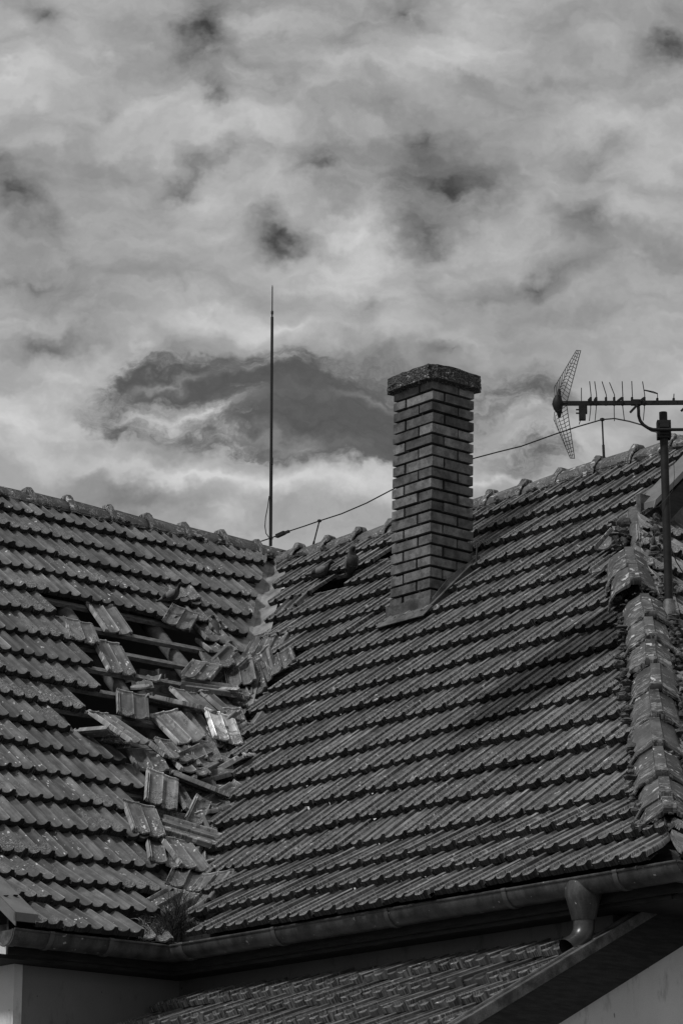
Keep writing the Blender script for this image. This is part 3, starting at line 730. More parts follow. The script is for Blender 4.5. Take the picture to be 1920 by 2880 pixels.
# left gable wall
mb = MB(); ga = O + U * (wa + .002) + mv * (wI + .0)
pts = [np.array([*(O + U * (wa + .004) + mv * (wI - .004))[:2], wz0]), np.array([*(O + U * wa + mv * (2 * W - .3))[:2], wz0]), O + U * wa + mv * (2 * W - .3), O + U * wa + mv * W + Z * (H - .12), O + U * (wa + .004) + mv * (wI - .004) + Z * (sz - .014)]
pts = [q + U * .004 if i in (1, 2, 3) else q for i, q in enumerate(pts)]
vs = pts + [q - U * .06 for q in pts]; mb.add(vs, [(0, 1, 2, 3, 4), (9, 8, 7, 6, 5), (0, 5, 6, 1), (1, 6, 7, 2), (2, 7, 8, 3), (3, 8, 9, 4), (4, 9, 5, 0)]); mb.build('wall', M_WALLW, house, label='gable wall of the left wing')

# left verge flashing
mb = MB()
def sheet(mb, F, xs, ss, n, th=.006, drop=None):
    for (s0, s1) in zip(ss[:-1], ss[1:]):
        a = [F(xs[0], s0, n), F(xs[1], s0, n), F(xs[1], s1 + .012, n), F(xs[0], s1 + .012, n)]
        quad(mb, *a, th)
        if drop is not None:
            e = F(drop, s0, n); e1 = F(drop, s1 + .012, n); quad(mb, e - Z * .08, e, e1, e1 - Z * .08, th)
        n += .003
sheet(mb, FL, (-1.14, -.98), [.02, .55, 1.5, 2.6, 4, 6.1], .085, .006, -1.14); a = FL(-1.14, .02, .085); b = FL(-.98, .02, .085); quad(mb, a - Z * .05, b - Z * .05, b, a)
for s in (.25, .28): 
    pass
vf = mb.build('verge_flashing', M_BARGE, house, label='pale metal verge strip at the left gable')
mb = MB(); 
for (x, s) in ((-1.10, .22), (-1.02, .24), (-1.08, .8)):
    mb = MB(); lump(mb, FL(x, s, .09), .010, int(s * 100)); mb.build('nail_head', M_STEEL, vf)
pass
# gablet at the right: pale barge sheet, dark boards with a diamond cut-out, grey beam
mb = MB()
for (s0, s1, dn) in ((5.03, 6.22, .082),):
    a = [FR(.46, s0, dn), FR(.655, s0, dn), FR(.655, s1, dn), FR(.46, s1, dn)]; quad(mb, *a, .008)
    e, e1 = FR(.655, s0, dn), FR(.655, s1, dn); quad(mb, e - Z * .06 - mu * .02, e, e1, e1 - Z * .06, .01)
    quad(mb, a[0] - Z * .045, a[1] - Z * .045, a[1], a[0], .01)
bgm = mb.build('verge_flashing', M_BARGE, house, label='pale metal barge sheet over the right gablet')
mb = MB(); e, e1 = FR(.648, 5.06, .0), FR(.648, 6.2, .0); mb.beam(e - Z * .05, e1 - Z * .05, .03, .13); mb.build('barge_board', M_DARKW, house)
gb = .50; h0 = float(hh(4.88)); r0_ = float(run(4.88))
gpt = lambda r, h: O + V * gb + mu * r + Z * h
# diamond opening at its place on the board
q = hit(1905, 1431, gpt(W, 3), V); dr_, dh_ = (q - O) @ mu, q[2] - O[2]
mb = MB(); TH = .025
hw, hv = .030, .052
outer = [(r0_ - .1, h0 - .25), (2 * W - r0_, h0 - .25), (2 * W - r0_, h0), (W, H - .14), (r0_ + .05, h0 + .0)]
dia = [(dr_ - hw, dh_), (dr_, dh_ - hv), (dr_ + hw, dh_), (dr_, dh_ + hv)]
# board triangles around the opening: fan each outer corner to diamond corners
pts = outer + dia; P3 = [gpt(*p) for p in pts] + [gpt(*p) - V * TH for p in pts]
tri = [(0, 6, 5), (0, 1, 6), (1, 7, 6), (1, 2, 7), (2, 3, 7), (3, 8, 7), (3, 4, 8), (4, 5, 8), (4, 0, 5)]
mb.add(P3, tri + [tuple(q + 9 for q in t[::-1]) for t in tri]); mb.build('gable_boards', M_DARKW, house, label='dark gablet boards with a diamond cut-out')
mb = MB(); mb.beam(gpt(r0_ + .02, h0 + .06) + V * .03, gpt(r0_ + 1.7, h0 + .06) + V * .03, .04, .15); mb.build('gable_beam', M_ZINC, house)

# ---------------------------------------------------------------- annex
annex = empty('annex', (O + U * 1.5 + V * 2)[:2].tolist() + [GROUND_Z], label='low lean-to annex with tiled roof and metal verge below the long gutter', cat='building')
wallp = O + mu * wI
AP = R(27)
AH = O[2] - .265
A0 = np.array([*(O + mu * wI)[:2], 0.]) + Z * AH
ad = -mu * math.cos(AP) - Z * math.sin(AP); an = -mu * math.sin(AP) + Z * math.cos(AP)
q2 = hit(1900, 2555, A0, an); av = (q2 - A0) @ V; q3 = hit(1400, 2862, A0, an); av2 = (q3 - A0) @ V; print('annex verge', av, av2, (q3 - A0) @ ad, 'AH', AH - O[2])
AV = 3.52
AL = 3.2
def FA(x, s, n):
    x, s, n = np.broadcast_arrays(np.asarray(x, float), np.asarray(s, float), np.asarray(n, float))
    return A0 + V * x[..., None] + ad * (AL - s)[..., None] + an * n[..., None]
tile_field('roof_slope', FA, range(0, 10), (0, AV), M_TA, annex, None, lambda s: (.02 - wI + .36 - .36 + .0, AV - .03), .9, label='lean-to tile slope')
mb = MB()
TE = -ad * .75
vs0 = [A0 + V * (AV - .10) + an * .06 + TE, A0 + V * AV + an * .07 + TE, A0 + V * AV + ad * AL + an * .07, A0 + V * (AV - .10) + ad * AL + an * .06]; quad(mb, *vs0, .006)
quad(mb, vs0[1] - Z * .055, vs0[1], vs0[2], vs0[2] - Z * .055, .006)
mb.tube([A0 + V * (AV - .07) + an * .072 + TE, A0 + V * (AV - .07) + ad * AL + an * .072], .012, 8)
mb.build('verge_flashing', M_ZINC, annex)
mb = MB(); e0 = A0 + V * (AV - .02) - Z * .10 - ad * .75; mb.beam(e0, e0 + ad * AL, .03, .22); mb.beam(e0 - V * .1 - Z * .02, e0 - V * .1 + ad * AL - Z * .02, .17, .02)
mb.build('barge_board', M_DARKW, annex)
mb = MB(); aw = AV - .10; top = -.12
pts = [A0 + V * aw + Z * top - ad * .75, A0 + V * aw + ad * AL + Z * top]; lo_ = [np.array([p[0], p[1], GROUND_Z]) for p in pts]
vs = [pts[0], pts[1], lo_[1], lo_[0]]; vs += [q - V * .3 for q in vs]; mb.add(vs, [(0, 1, 2, 3), (7, 6, 5, 4), (0, 4, 5, 1), (1, 5, 6, 2), (2, 6, 7, 3), (3, 7, 4, 0)])
b0 = O + V * aw + mu * (wI + .6); mb.box(b0 + mu * 1.6 + Z * (-.30 - 1.0) - V * .16, mu, V, Z, 1.6 , .155, 1.0)
mb.build('wall', M_WALLW, annex, label='pale plaster side wall of the lean-to')

# ---------------------------------------------------------------- ground
mb = MB(); g = 400; mb.add([(-g, -60, GROUND_Z), (g, -60, GROUND_Z), (g, 2500, GROUND_Z), (-g, 2500, GROUND_Z)], [(0, 1, 2, 3)])
tag(mb.build('ground', M_GND), kind='structure')

# ---------------------------------------------------------------- lightning rod and conductor
def vline(x, y): return None
rp = hit(762, 1530, PT + U * .02, -np.array([0, 1., 0])); RY = PT[1]
def at(x, y, Yd): r = ray(x, y); return r * (Yd / r[1])
RY = (PT + U * .03)[1]
rodbase = at(761, 1530, RY); ztop = zat(rodbase, 802)
rod = empty('lightning_rod', rodbase, label='tall thin dark lightning rod standing where the two ridges meet', cat='lightning rod')
zz = lambda y: np.array([rodbase[0], rodbase[1], zat(rodbase, y)])
mb = MB(); mb.tube([zz(1535), zz(1300)], .0145, 10); mb.tube([zz(1300), zz(892)], .0125, 10); mb.build('pole', M_ROD, rod)
mb = MB(); mb.tube([zz(892), zz(880), zz(878), zz(808), zz(802)], .004, 8, rs=[.0075, .007, .0055, .005, .002]); mb.build('tip', M_ROD, rod)
mb = MB(); mb.tube([zz(886), zz(883), zz(876), zz(873)], .009, 8, rs=[.006, .011, .011, .006]); mb.build('collar', M_ROD, rod)
mb = MB(); mb.box(zz(1298) + np.array([.008, -.006, 0]), (1, 0, 0), (0, 1, 0), Z, .008, .012, .03); mb.build('bracket', M_STEEL, rod)
mb = MB(); mb.tube([at(*p, RY - .02) for p in ((757, 1395), (753, 1425), (747, 1455), (745, 1480), (748, 1500), (756, 1511), (768, 1516))], .0045, 6); mb.build('cable', M_ROD, rod)
cond = empty('lightning_conductor', hit(900, 1465, PT, mu), label='dark wire running above the right ridge on thin props behind the chimney', cat='wire')
def rg(x, y): return hit(x, y, PT, mu)
pts = [(735,1522),(765,1512),(795,1500),(812,1494),(855,1480),(898,1465),(960,1445),(1030,1415),(1112,1372),(1220,1330),(1332,1289),(1400,1271),(1465,1255),(1560,1221),(1620,1201),(1692,1180),(1727,1177),(1768,1185),(1803,1195),(1830,1212),(1850,1216)]
mb = MB(); mb.tube([rg(*p) for p in pts], .0055, 8); mb.build('wire', M_ROD, cond)
mb = MB(); a, b = rg(778, 1508), rg(800, 1498); mb.beam(a, b, .03, .03); mb.beam(rg(798, 1500), rg(813, 1494), .02, .02); mb.build('clamp', M_STEEL, cond)
for (p, q, c) in (((898,1465),(880,1535),1),((1692,1180),(1697,1290),0)):
    mb = MB(); a, b = rg(*p), rg(*q); mid = a * .4 + b * .6
    if c: mb.tube([a, b], .006, 8); mb.tube([b + (a - b) * .18, b], .009, 8); mb.box(rg(865, 1568) - mu * .1, V, np.cross(nR, V), nR, .05, .03, .012)
    else: mb.tube([a, b], .0065, 8); mb.tube([a * .35 + b * .65, b], .010, 8)
    mb.build('prop', M_STEEL, cond)
    mb = MB(); mb.box(a, V, mu, Z, .012, .012, .010); mb.build('clamp', M_STEEL, cond)

# ---------------------------------------------------------------- television antenna
mbp = hit(1881, 1735, *planeE(.04)); AY = mbp[1]
ant = empty('tv_antenna', mbp, label='long television antenna with wire grid reflector on a dark steel mast', cat='antenna')
mp_ = lambda y: np.array([mbp[0], mbp[1], zat(mbp, y)])
mb = MB(); mb.tube([mp_(1760), mp_(1160)], .0265, 16); mb.tube([mp_(1250), mp_(1235)], .027, 16); mb.tube([mp_(1580), mp_(1520)], .027, 16); mb.build('mast', M_STEEL, ant)
mb = MB(); mb.tube([mp_(1176), mp_(1172)], .026, 16); mb.build('mast_cap', M_STEEL, ant)
mb = MB(); mb.tube([mp_(1752), mp_(1735), mp_(1692), mp_(1686)], .05, 14, rs=[.06, .052, .036, .027]); mb.build('mast_collar', M_ZINC, ant)
mb = MB(); c = mp_(1210); cz = c + np.array([0, -.03, 0])
mb.box(cz, (1, 0, 0), (0, 1, 0), Z, .043, .008, .058); mb.box(c + np.array([0, .03, 0]), (1, 0, 0), (0, 1, 0), Z, .043, .006, .058)
for sx in (-1, 1):
    for sz_ in (-.045, 0, .04): mb.tube([cz + np.array([sx * .036, -.015, sz_]), cz + np.array([sx * .036, .075, sz_])], .005, 6)
    mb.box(cz + np.array([sx * .04, .02, 0]), (1, 0, 0), (0, 1, 0), Z, .004, .03, .058)
mb.box(cz + np.array([0, -.012, .02]), (1, 0, 0), (0, 1, 0), Z, .03, .006, .012); mb.box(cz + np.array([0, -.012, -.03]), (1, 0, 0), (0, 1, 0), Z, .03, .006, .012)
mb.build('mast_clamp', M_STEEL, ant)
AB = AY - .06
def z5(x, y, dY=0): return at(1500 + x * .26786, 950 + y * .26786, AB + dY)
mb = MB(); mb.tube([z5(*p) for p in ((1095,700),(1098,760),(1100,820),(1115,870),(1150,915),(1200,948),(1250,963),(1300,965))], .0105, 10); mb.tube([z5(1300, 965), z5(1900, 962)], .0105, 10); mb.build('bracket_arm', M_STEEL, ant)
mb = MB(); mb.beam(z5(200, 690), z5(2300, 676), .022, .026); mb.box(z5(1075, 680), (1, 0, 0), (0, 1, 0), Z, .03, .018, .017); mb.build('boom', M_STEEL, ant)
for (xb, tx, ty, bx, by, cl) in ((597,585,457,582,872,1),(655,638,458,642,868,1),(757,715,458,0,0,0),(843,793,468,845,872,1),(930,926,457,950,868,1),(1030,1027,455,0,0,0),(1160,1140,458,1148,866,1),(1295,1160,552,0,0,0),(1467,1467,640,0,0,0)):
    mb = MB(); k = 600 if xb < 1290 else 590
    top = z5(tx, ty, -.05); mb.tube([z5(xb, 690, -.0), z5(xb + 3, k, -.015), top], .0032, 6)
    if xb == 1160: mb.tube([z5(1160, 548, -.03), z5(1250, 565, -.03), z5(1300, 585, -.03)], .0032, 6)
    if cl: mb.tube([z5(xb, 700), z5(xb - 1 if xb != 930 else 935, 745, -.01), z5(bx, by, -.05)], .0032, 6)
    mb.build('director_rod', M_ROD, ant)
    mb = MB(); mb.box(z5(xb, 668), (1, 0, 0), (0, 1, 0), Z, .007, .012, .026 if xb < 1200 else .02); mb.build('rod_holder', M_STEEL, ant)
mb = MB(); 
for (x0, y0, x1, y1) in ((1010,785,1085,705),(880,665,925,630),(572,660,600,630),(635,660,655,630),(1545,770,1620,700),(1115,665,1155,632)): mb.beam(z5(x0, y0, -.03), z5(x1, y1, -.03), .012, .014)
mb.build('strut', M_STEEL, ant)
mb = MB(); mb.tube([z5(499, 690), z5(499, 525)], .003, 6); mb.build('dipole_rod', M_ROD, ant)
mb = MB(); mb.box(z5(508, 780), (1, 0, 0), (0, 1, 0), Z, .021, .016, .054); mb.box(z5(549, 750), (1, 0, 0), (0, 1, 0), Z, .006, .012, .03)
for y in (755, 792): mb.tube([z5(442, y), z5(480, y)], .005, 6)
mb.tube([z5(488, 868), z5(474, 910)], .003, 6); mb.build('junction_box', M_STEEL, ant)
# corner reflector: two folded wire grids
def wing(sgn):
    mb = MB(); n = 15
    if sgn > 0: hub0, tip0, tipr = (218, 520), (447, 131), (492, 134); rend = [(350, 665), (455, 463)]; inner = [(455, 463), (415, 415), (418, 300), (425, 255), (492, 134)]
    else: hub0, tip0, tipr = (212, 860), (383, 1265), (428, 1267); rend = [(345, 712), (440, 955)]; inner = [(440, 955), (388, 990), (384, 1080), (378, 1140), (428, 1267)]
    L_, Rr = [], []
    for i in range(n):
        t = i / (n - 1)
        if sgn > 0:
            l = (215 + (447 - 215) * t, 520 + (131 - 520) * t)
        else: l = (210 + (383 - 210) * t, 860 + (1265 - 860) * t)
        L_.append(l)
    # rungs: folded wires from the rear edge (left) to the front edge (right)
    def right(t):
        if sgn > 0: return (350 + (492 - 350) * t, 665 + (134 - 665) * t)
        return (345 + (428 - 345) * t, 712 + (1267 - 712) * t)
    for i in range(n):
        t = i / (n - 1); r = right(t); l = L_[i] 
        w_ = (1 - t)
        if sgn > 0: m1 = (l[0] + 8 * w_, l[1] + 110 * w_ + 0); m2 = (r[0] - 60 * w_ - 20, r[1] - 70 * w_)
        else: m1 = (l[0] + 8 * w_, l[1] - 80 * w_); m2 = (r[0] - 55 * w_ - 20, r[1] + 50 * w_)
        pts = [z5(*l, .05), z5(m1[0], m1[1], .03), z5(m2[0], m2[1], -.05), z5(*r, -.12)] if w_ > .25 else [z5(*l, .05), z5(*r, -.08)]
        mb.tube(pts, .0021, 5)
    mb.tube([z5(*L_[0], .05), z5(*L_[-1], .05)], .0024, 5); mb.tube([z5(*right(0), -.12), z5(*right(.5), -.1), z5(*right(1), -.08)], .0026, 5)
    for f in (.3, .62):
        a = [z5(L_[i][0] * (1 - f) + right(i / (n - 1))[0] * f, L_[i][1] * (1 - f) + right(i / (n - 1))[1] * f, -.03) for i in (0, n // 2, n - 1)]; mb.tube(a, .0021, 5)
    return mb.build('reflector_grid', M_ROD, ant)
wing(1); wing(-1)
mb = MB(); hp_ = [(265,540,.012),(262,600,.022),(250,650,.04),(250,690,.05),(255,740,.04),(268,790,.022),(268,838,.012)]
mb.tube([z5(x, y) for x, y, r in hp_], .02, 10, rs=[r * .75 for x, y, r in hp_]); mb.tube([z5(200, 692), z5(350, 690)], .014, 8); mb.build('reflector_hub', M_STEEL, ant)
mb = MB(); mb.tube([at(*p, AY - .035) for p in ((1878,1275),(1893,1295),(1895,1340),(1890,1380),(1870,1405),(1850,1425),(1830,1432),(1810,1440))], .0018, 5)
mb.tube([at(*p, AY - .04) for p in ((1885,1540),(1900,1580),(1925,1620))], .004, 5); mb.build('cable', M_ROD, ant)

# ---------------------------------------------------------------- loose tiles
LX = np.array([-.024, -.021, -.018, -.013, -.010, -.006, -.003]); LHh = np.array([.0, .016, .016, .0, .0, .016, .0])
def loose_mesh():
    xs = np.concatenate([LX, PX]); hs = np.concatenate([LHh, PH]); hs = hs * 1.25; hs[7:9] = .0; hs[-2:] = .002; n = len(xs)
    ys = np.array([0, .01, .03, .2, .345, .352, .362, .372, .384, .388, .396, .404]); kk = np.array([1, 1, 1, 1, 1, .3, .3, .3, .3, .3, .3, .3]); add = np.array([-.004, 0, 0, 0, 0, 0, 0, 0, 0, .014, .014, 0])
    top = []; tp = []
    for y, k, a in zip(ys, kk, add):
        for x, h in zip(xs, hs): top.append(((x - .088) * 1.03, (y - .2) * 1.06, h * k + a)); tp.append((x, y, y))
    bot = [(x, y, max(z - .013 if z < .02 else z - .015, -.012)) for x, y, z in top]
    m = len(ys); T = m * n; fs = [(a * n + c, a * n + c + 1, (a + 1) * n + c + 1, (a + 1) * n + c) for a in range(m - 1) for c in range(n - 1)]
    fs2 = [tuple(T + q for q in f[::-1]) for f in fs]
    side = [(c + 1, c, T + c, T + c + 1) for c in range(n - 1)] + [((m - 1) * n + c, (m - 1) * n + c + 1, T + (m - 1) * n + c + 1, T + (m - 1) * n + c) for c in range(n - 1)]
    side += [(a * n, (a + 1) * n, T + (a + 1) * n, T + a * n) for a in range(m - 1)] + [((a + 1) * n + n - 1, a * n + n - 1, T + a * n + n - 1, T + (a + 1) * n + n - 1) for a in range(m - 1)]
    mb = MB(); mb.add(top + bot, fs + fs2 + side, tp + tp, True)
    o = mb.build('loose_tile', M_LOOSE, None, 32); return o
proto = loose_mesh(); proto_mesh = proto.data
pale_mesh = proto_mesh.copy(); pale_mesh.materials.clear(); pale_mesh.materials.append(M_PALE)
bpy.data.objects.remove(proto)
def rotmat(r):
    th = np.linalg.norm(r)
    if th < 1e-9: return np.eye(3)
    k = r / th; K = np.array([[0, -k[2], k[1]], [k[2], 0, -k[0]], [-k[1], k[0], 0]]); return np.eye(3) + math.sin(th) * K + (1 - math.cos(th)) * K @ K
def fit(Cw, wpx, lpx, nref, thr=.8, LW=.224, LLn=.42):
    Jm = np.array([(proj(Cw + np.eye(3)[i] * .01) - proj(Cw)) / .01 for i in range(3)]).T
    best = None; rn = np.random.RandomState(5)
    def res(Rm):
        w = Jm @ (Rm[:, 0] * LW) - wpx; l = Jm @ (-Rm[:, 1] * LLn) - lpx
        return np.concatenate([w, l, [18 * min(0, Rm[:, 2] @ nref - thr)]])
    for k in range(14):
        # start: normal near nref, random spin
        n = nref + rn.normal(0, .25, 3); n /= np.linalg.norm(n); x = np.cross(n, rn.normal(0, 1, 3)); x /= np.linalg.norm(x); Rm = np.array([x, np.cross(n, x), n]).T
        for it in range(14):
            r0 = res(Rm); Jr = np.array([(res(rotmat(np.eye(3)[i] * 1e-4) @ Rm) - r0) / 1e-4 for i in range(3)]).T
            try: dx = -np.linalg.solve(Jr.T @ Jr + 1.0 * np.eye(3), Jr.T @ r0)
            except Exception: break
            m = np.linalg.norm(dx)
            if m > .5: dx *= .5 / m
            Rm = rotmat(dx) @ Rm
        c = float(np.sum(res(Rm) ** 2)) + (4000 if Rm[:, 2] @ ray(960, 1440) > 0 else 0)
        if best is None or c < best[0]: best = (c, Rm)
    return best
ZA = lambda x, y: (x * .6122, 1300 + y * .6122)
ZB = lambda x, y: (400 + x * .3061, 1540 + y * .3061)
ZC = lambda x, y: (150 + x * .3827, 1900 + y * .3827)
ZD = lambda x, y: (300 + x * .3189, 2200 + y * .3189)
ZH = lambda x, y: (1520 + x * .4306, 1070 + y * .4306)
ZR = lambda x, y: (730 + x * .2551, 1420 + y * .2551)
# quads: head-left, head-right, nose-right, nose-left (seen with the head away), side of the valley, lift, label
LT = [
 (ZA, (385,640), (525,665), (600,790), (490,775), 'L', .05, 'lone tile hanging on bare battens in the middle of the hole', 0),
 (ZA, (290,712), (420,755), (445,832), (330,810), 'L', .07, 'speckled tile lying askew at the left rim of the hole', 0),
 (ZA, (440,815), (530,838), (615,975), (498,960), 'L', .05, 'long tile slipped below the bare battens at the left rim', 0),
 (ZB, (270,525), (520,630), (430,770), (190,665), 'L', .12, 'square-looking tile tilted across the top edge of the hole below a pigeon', 0),
 (ZB, (190,295), (400,330), (515,480), (300,440), 'L', .02, 'tile slipped under the breast of the pigeon that faces right', 0),
 (ZB, (370,515), (575,555), (700,700), (500,650), 'L', .04, 'tile slipped sideways just above the hunched pigeon', 0),
 (ZB, (430,660), (640,700), (800,880), (600,840), 'L', .04, 'tile beneath the hunched pigeon', 0),
 (ZB, (520,850), (720,870), (850,960), (640,955), 'L', .06, 'tile with a bare upper rim just below the hunched pigeon', 0),
 (ZB, (505,955), (800,965), (850,1090), (590,1080), 'L', .10, 'tile lying flat above the heap with its long rim outlined', 0),
 (ZB, (450,1040), (745,1100), (630,1225), (350,1165), 'L', .14, 'tile sliding left at the top of the heap over the lowest long batten', 0),
 (ZB, (735,1085), (1025,1030), (1065,1225), (770,1285), 'V', .20, 'big upright tile facing outward on top of the heap', 0),
 (ZB, (1000,1040), (1120,950), (1200,1200), (1080,1270), 'V', .12, 'tile wedged steeply beside the big upright tile', 0),
 (ZB, (1140,1040), (1370,930), (1400,1050), (1190,1175), 'R', .12, 'short-looking tile lying across the right slope at the foot of the metal valley', 0),
 (ZB, (1080,800), (1205,780), (1115,960), (1000,980), 'R', .06, 'tile slipped down beside the lower end of the metal valley', 0),
 (ZB, (1190,790), (1310,770), (1215,990), (1120,990), 'R', .07, 'narrow tile on edge next to the right slope courses', 0),
 (ZB, (900,1230), (1080,1170), (1110,1310), (940,1390), 'V', .08, 'wavy nose of a tile poking out below the big upright tile', 0),
 (ZB, (900,1310), (880,1345), (350,1315), (345,1195), 'L', .14, 'long tile lying crosswise below the battens with its side edge up', 0),
 (ZB, (600,1310), (690,1500), (1000,1500), (890,1320), 'V', .09, 'dark tile lying crosswise under the big upright tile', 0),
 (ZB, (340,1325), (440,1340), (600,1500), (470,1480), 'L', .12, 'thin rimmed tile on edge left of the dark crosswise tile', 0),
 (ZC, (710,140), (705,215), (1010,270), (1050,240), 'L', .14, 'tile with a broken pale head corner lying crosswise on the heap', 0),
 (ZC, (455,100), (700,170), (710,330), (465,270), 'L', .12, 'upright tile with white flecks standing alone below the hole', 0),
 (ZC, (245,255), (400,300), (690,495), (570,490), 'L', .14, 'tile standing on edge leaning over the lower left rim of the hole', 0),
 (ZC, (155,400), (320,545), (565,510), (400,393), 'L', .12, 'tile turned sideways at the lower left corner of the hole', 0),
 (ZC, (715,300), (900,250), (1130,470), (900,495), 'V', .16, 'broad tile in the middle of the heap with a bright upper rim', 0),
 (ZC, (980,265), (1120,280), (1290,520), (1180,520), 'V', .12, 'tile partly hidden behind the pale tile', 0),
 (ZC, (1110,250), (1315,310), (1395,525), (1175,440), 'V', .24, 'pale bleached tile with a chipped nose', 1),
 (ZC, (1100,140), (1200,130), (1410,350), (1380,380), 'V', .12, 'dark plank-like tile on edge above the pale tile', 0),
 (ZC, (1110,515), (1255,610), (1090,705), (945,590), 'V', .20, 'tile lying diagonally with its ribs pointing right below the pale tile', 0),
 (ZC, (930,445), (1190,515), (1250,640), (1010,590), 'V', .14, 'tile beneath the diagonal one showing only its dark rim', 0),
 (ZC, (830,490), (900,500), (1010,640), (920,640), 'V', .13, 'narrow tile edge left of the diagonal tile', 0),
 (ZC, (745,500), (840,510), (960,620), (860,600), 'V', .11, 'tile with bright rim emerging from under the broad tile', 0),
 (ZC, (890,600), (1000,620), (1090,720), (980,700), 'V', .13, 'thin splintered tile edge running to the lower right', 0),
 (ZC, (720,690), (885,770), (920,1000), (655,905), 'L', .17, 'upright tile with two clean pans left of the long dark tile', 0),
 (ZC, (830,610), (1060,700), (1070,780), (800,700), 'V', .08, 'tile tucked behind the upright tile with two clean pans', 0),
 (ZC, (870,705), (880,770), (1270,915), (1305,890), 'V', .20, 'long dark tile seen from its edge sloping down to the right', 0),
 (ZC, (880,785), (990,850), (1090,1030), (1000,1010), 'V', .09, 'slim tile wedged below the long dark tile', 0),
 (ZC, (1065,870), (1240,1015), (1190,1150), (970,1055), 'V', .14, 'tile leaning against the valley with bright left ribs', 0),
 (ZC, (1465,585), (1400,600), (1080,770), (1140,795), 'V', .18, 'dark tile seen edge-on rising to the right from the heap', 0),
 (ZC, (1230,720), (1400,665), (1425,800), (1290,880), 'R', .04, 'shaded tile under the edge-on tile at the right slope', 0),
 (ZD, (120,140), (430,250), (510,480), (240,430), 'L', .10, 'tile with a long bright left rim lying over the left courses', 0),
 (ZD, (1025,440), (945,600), (490,420), (510,330), 'V', .16, 'long tile lying crosswise in the lower heap with a pale square head', 0),
 (ZD, (430,460), (740,545), (930,800), (640,725), 'L', .15, 'fluted tile lying diagonally across the lower heap', 0),
 (ZD, (420,500), (560,560), (610,740), (415,690), 'L', .07, 'tile with a pale patch half hidden under the fluted tile', 0),
 (ZD, (800,590), (930,600), (940,800), (800,790), 'V', .04, 'tile with a broken pale end behind the fluted tile', 0),
 (ZD, (590,720), (900,810), (810,980), (530,880), 'V', .10, 'upright tile with a square clean pan near the bottom of the heap', 0),
 (ZD, (900,830), (1055,790), (880,1080), (730,1040), 'V', .14, 'steep tile with a long bright right rim near the gutter', 0),
 (ZD, (555,930), (835,1020), (560,1170), (265,1100), 'L', .14, 'tile pitched like a little roof above the grass tuft', 0),
 (ZD, (930,1055), (1130,1050), (830,1290), (720,1180), 'R', .10, 'tile lying on the right slope just above the grass tuft', 0),
 (ZD, (180,1185), (400,1220), (520,1390), (320,1370), 'L', .06, 'lowest slipped tile left of the grass with a bright left rim', 0),
 (ZD, (350,1170), (500,1180), (600,1330), (470,1320), 'L', .02, 'tile half buried behind the grass tuft', 0),
 (ZR, (440,960), (650,870), (410,1120), (190,1180), 'R', .05, 'tile left of the small hole under the right ridge', 0),
 (ZC, (1280,120), (1440,130), (1450,270), (1270,250), 'V', .08, 'dark tile in the shadow right of the crosswise tile', 0),
 (ZC, (1180,470), (1290,490), (1360,640), (1220,620), 'V', .03, 'tile at the bottom of the gap right of the pale tile', 0),
 (ZH, (640,955), (790,1000), (800,1120), (650,1050), 'E', .06, 'cracked mortar-smeared tile topmost beside the open hip', 0),
 (ZH, (630,1100), (800,1150), (810,1235), (640,1190), 'E', .06, 'cracked tile with a pale mortar patch between the open hip and the antenna mast', 0),
 (ZH, (640,1205), (720,1225), (820,1370), (730,1330), 'E', .06, 'ribbed tile edge lying just above the first hip cap', 0),
 (ZH, (705,1335), (800,1350), (830,1520), (730,1500), 'E', .07, 'loose tile jammed between the hip cap and the mast collar', 0),
 (ZH, (520,960), (600,960), (500,1110), (430,1080), 'R', .08, 'mossy stub of tile left of the open hip under the gablet', 0),
 (ZH, (500,1130), (620,1120), (480,1230), (370,1240), 'R', .07, 'tile with white droppings lying askew left of the open hip', 0),
 (ZC, (560,540), (750,560), (820,700), (640,700), 'L', .035, 'slipped course tile just left of the heap', 0),
]
nV = nL + nR; nV = nV / np.linalg.norm(nV)
def surf_hit(x, y):
    a = hit(x, y, *planeL()); b = hit(x, y, *planeR()); return a if np.linalg.norm(a) < np.linalg.norm(b) else b
for k, (zf, a, b, c, d, side, lift, lab, pale) in enumerate(LT):
    if 39 <= k <= 49: lift += .05
    if 43 <= k <= 48: lift += .06
    Q = [np.array(zf(*p)) for p in (a, b, c, d)]
    cpx = sum(Q) / 4; wpx = ((Q[1] - Q[0]) + (Q[2] - Q[3])) / 2; lpx = ((Q[3] - Q[0]) + (Q[2] - Q[1])) / 2
    Cw = hit(*cpx, *planeE()) if side == 'E' else surf_hit(*cpx); Cw = Cw * (1 - (lift * 1.15 + .02) / np.linalg.norm(Cw))
    nref = {'L': nL, 'R': nR, 'V': nV, 'E': nE}[side]
    cost, Rm = fit(Cw, wpx, lpx, nref, .1 if k in (16, 17, 19, 22, 27, 34, 37) else .8)
    o = bpy.data.objects.new('loose_tile', pale_mesh if pale else proto_mesh); COL.objects.link(o)
    m4 = Matrix([[*Rm[0], Cw[0]], [*Rm[1], Cw[1]], [*Rm[2], Cw[2]], [0, 0, 0, 1]]); o.matrix_world = m4
    tag(o, lab, 'tile', 'loose roof tiles slumped round the valley')
    if cost > 900: print('tile', k, 'cost', round(cost), lab, 'w', wpx.round(), 'l', lpx.round())

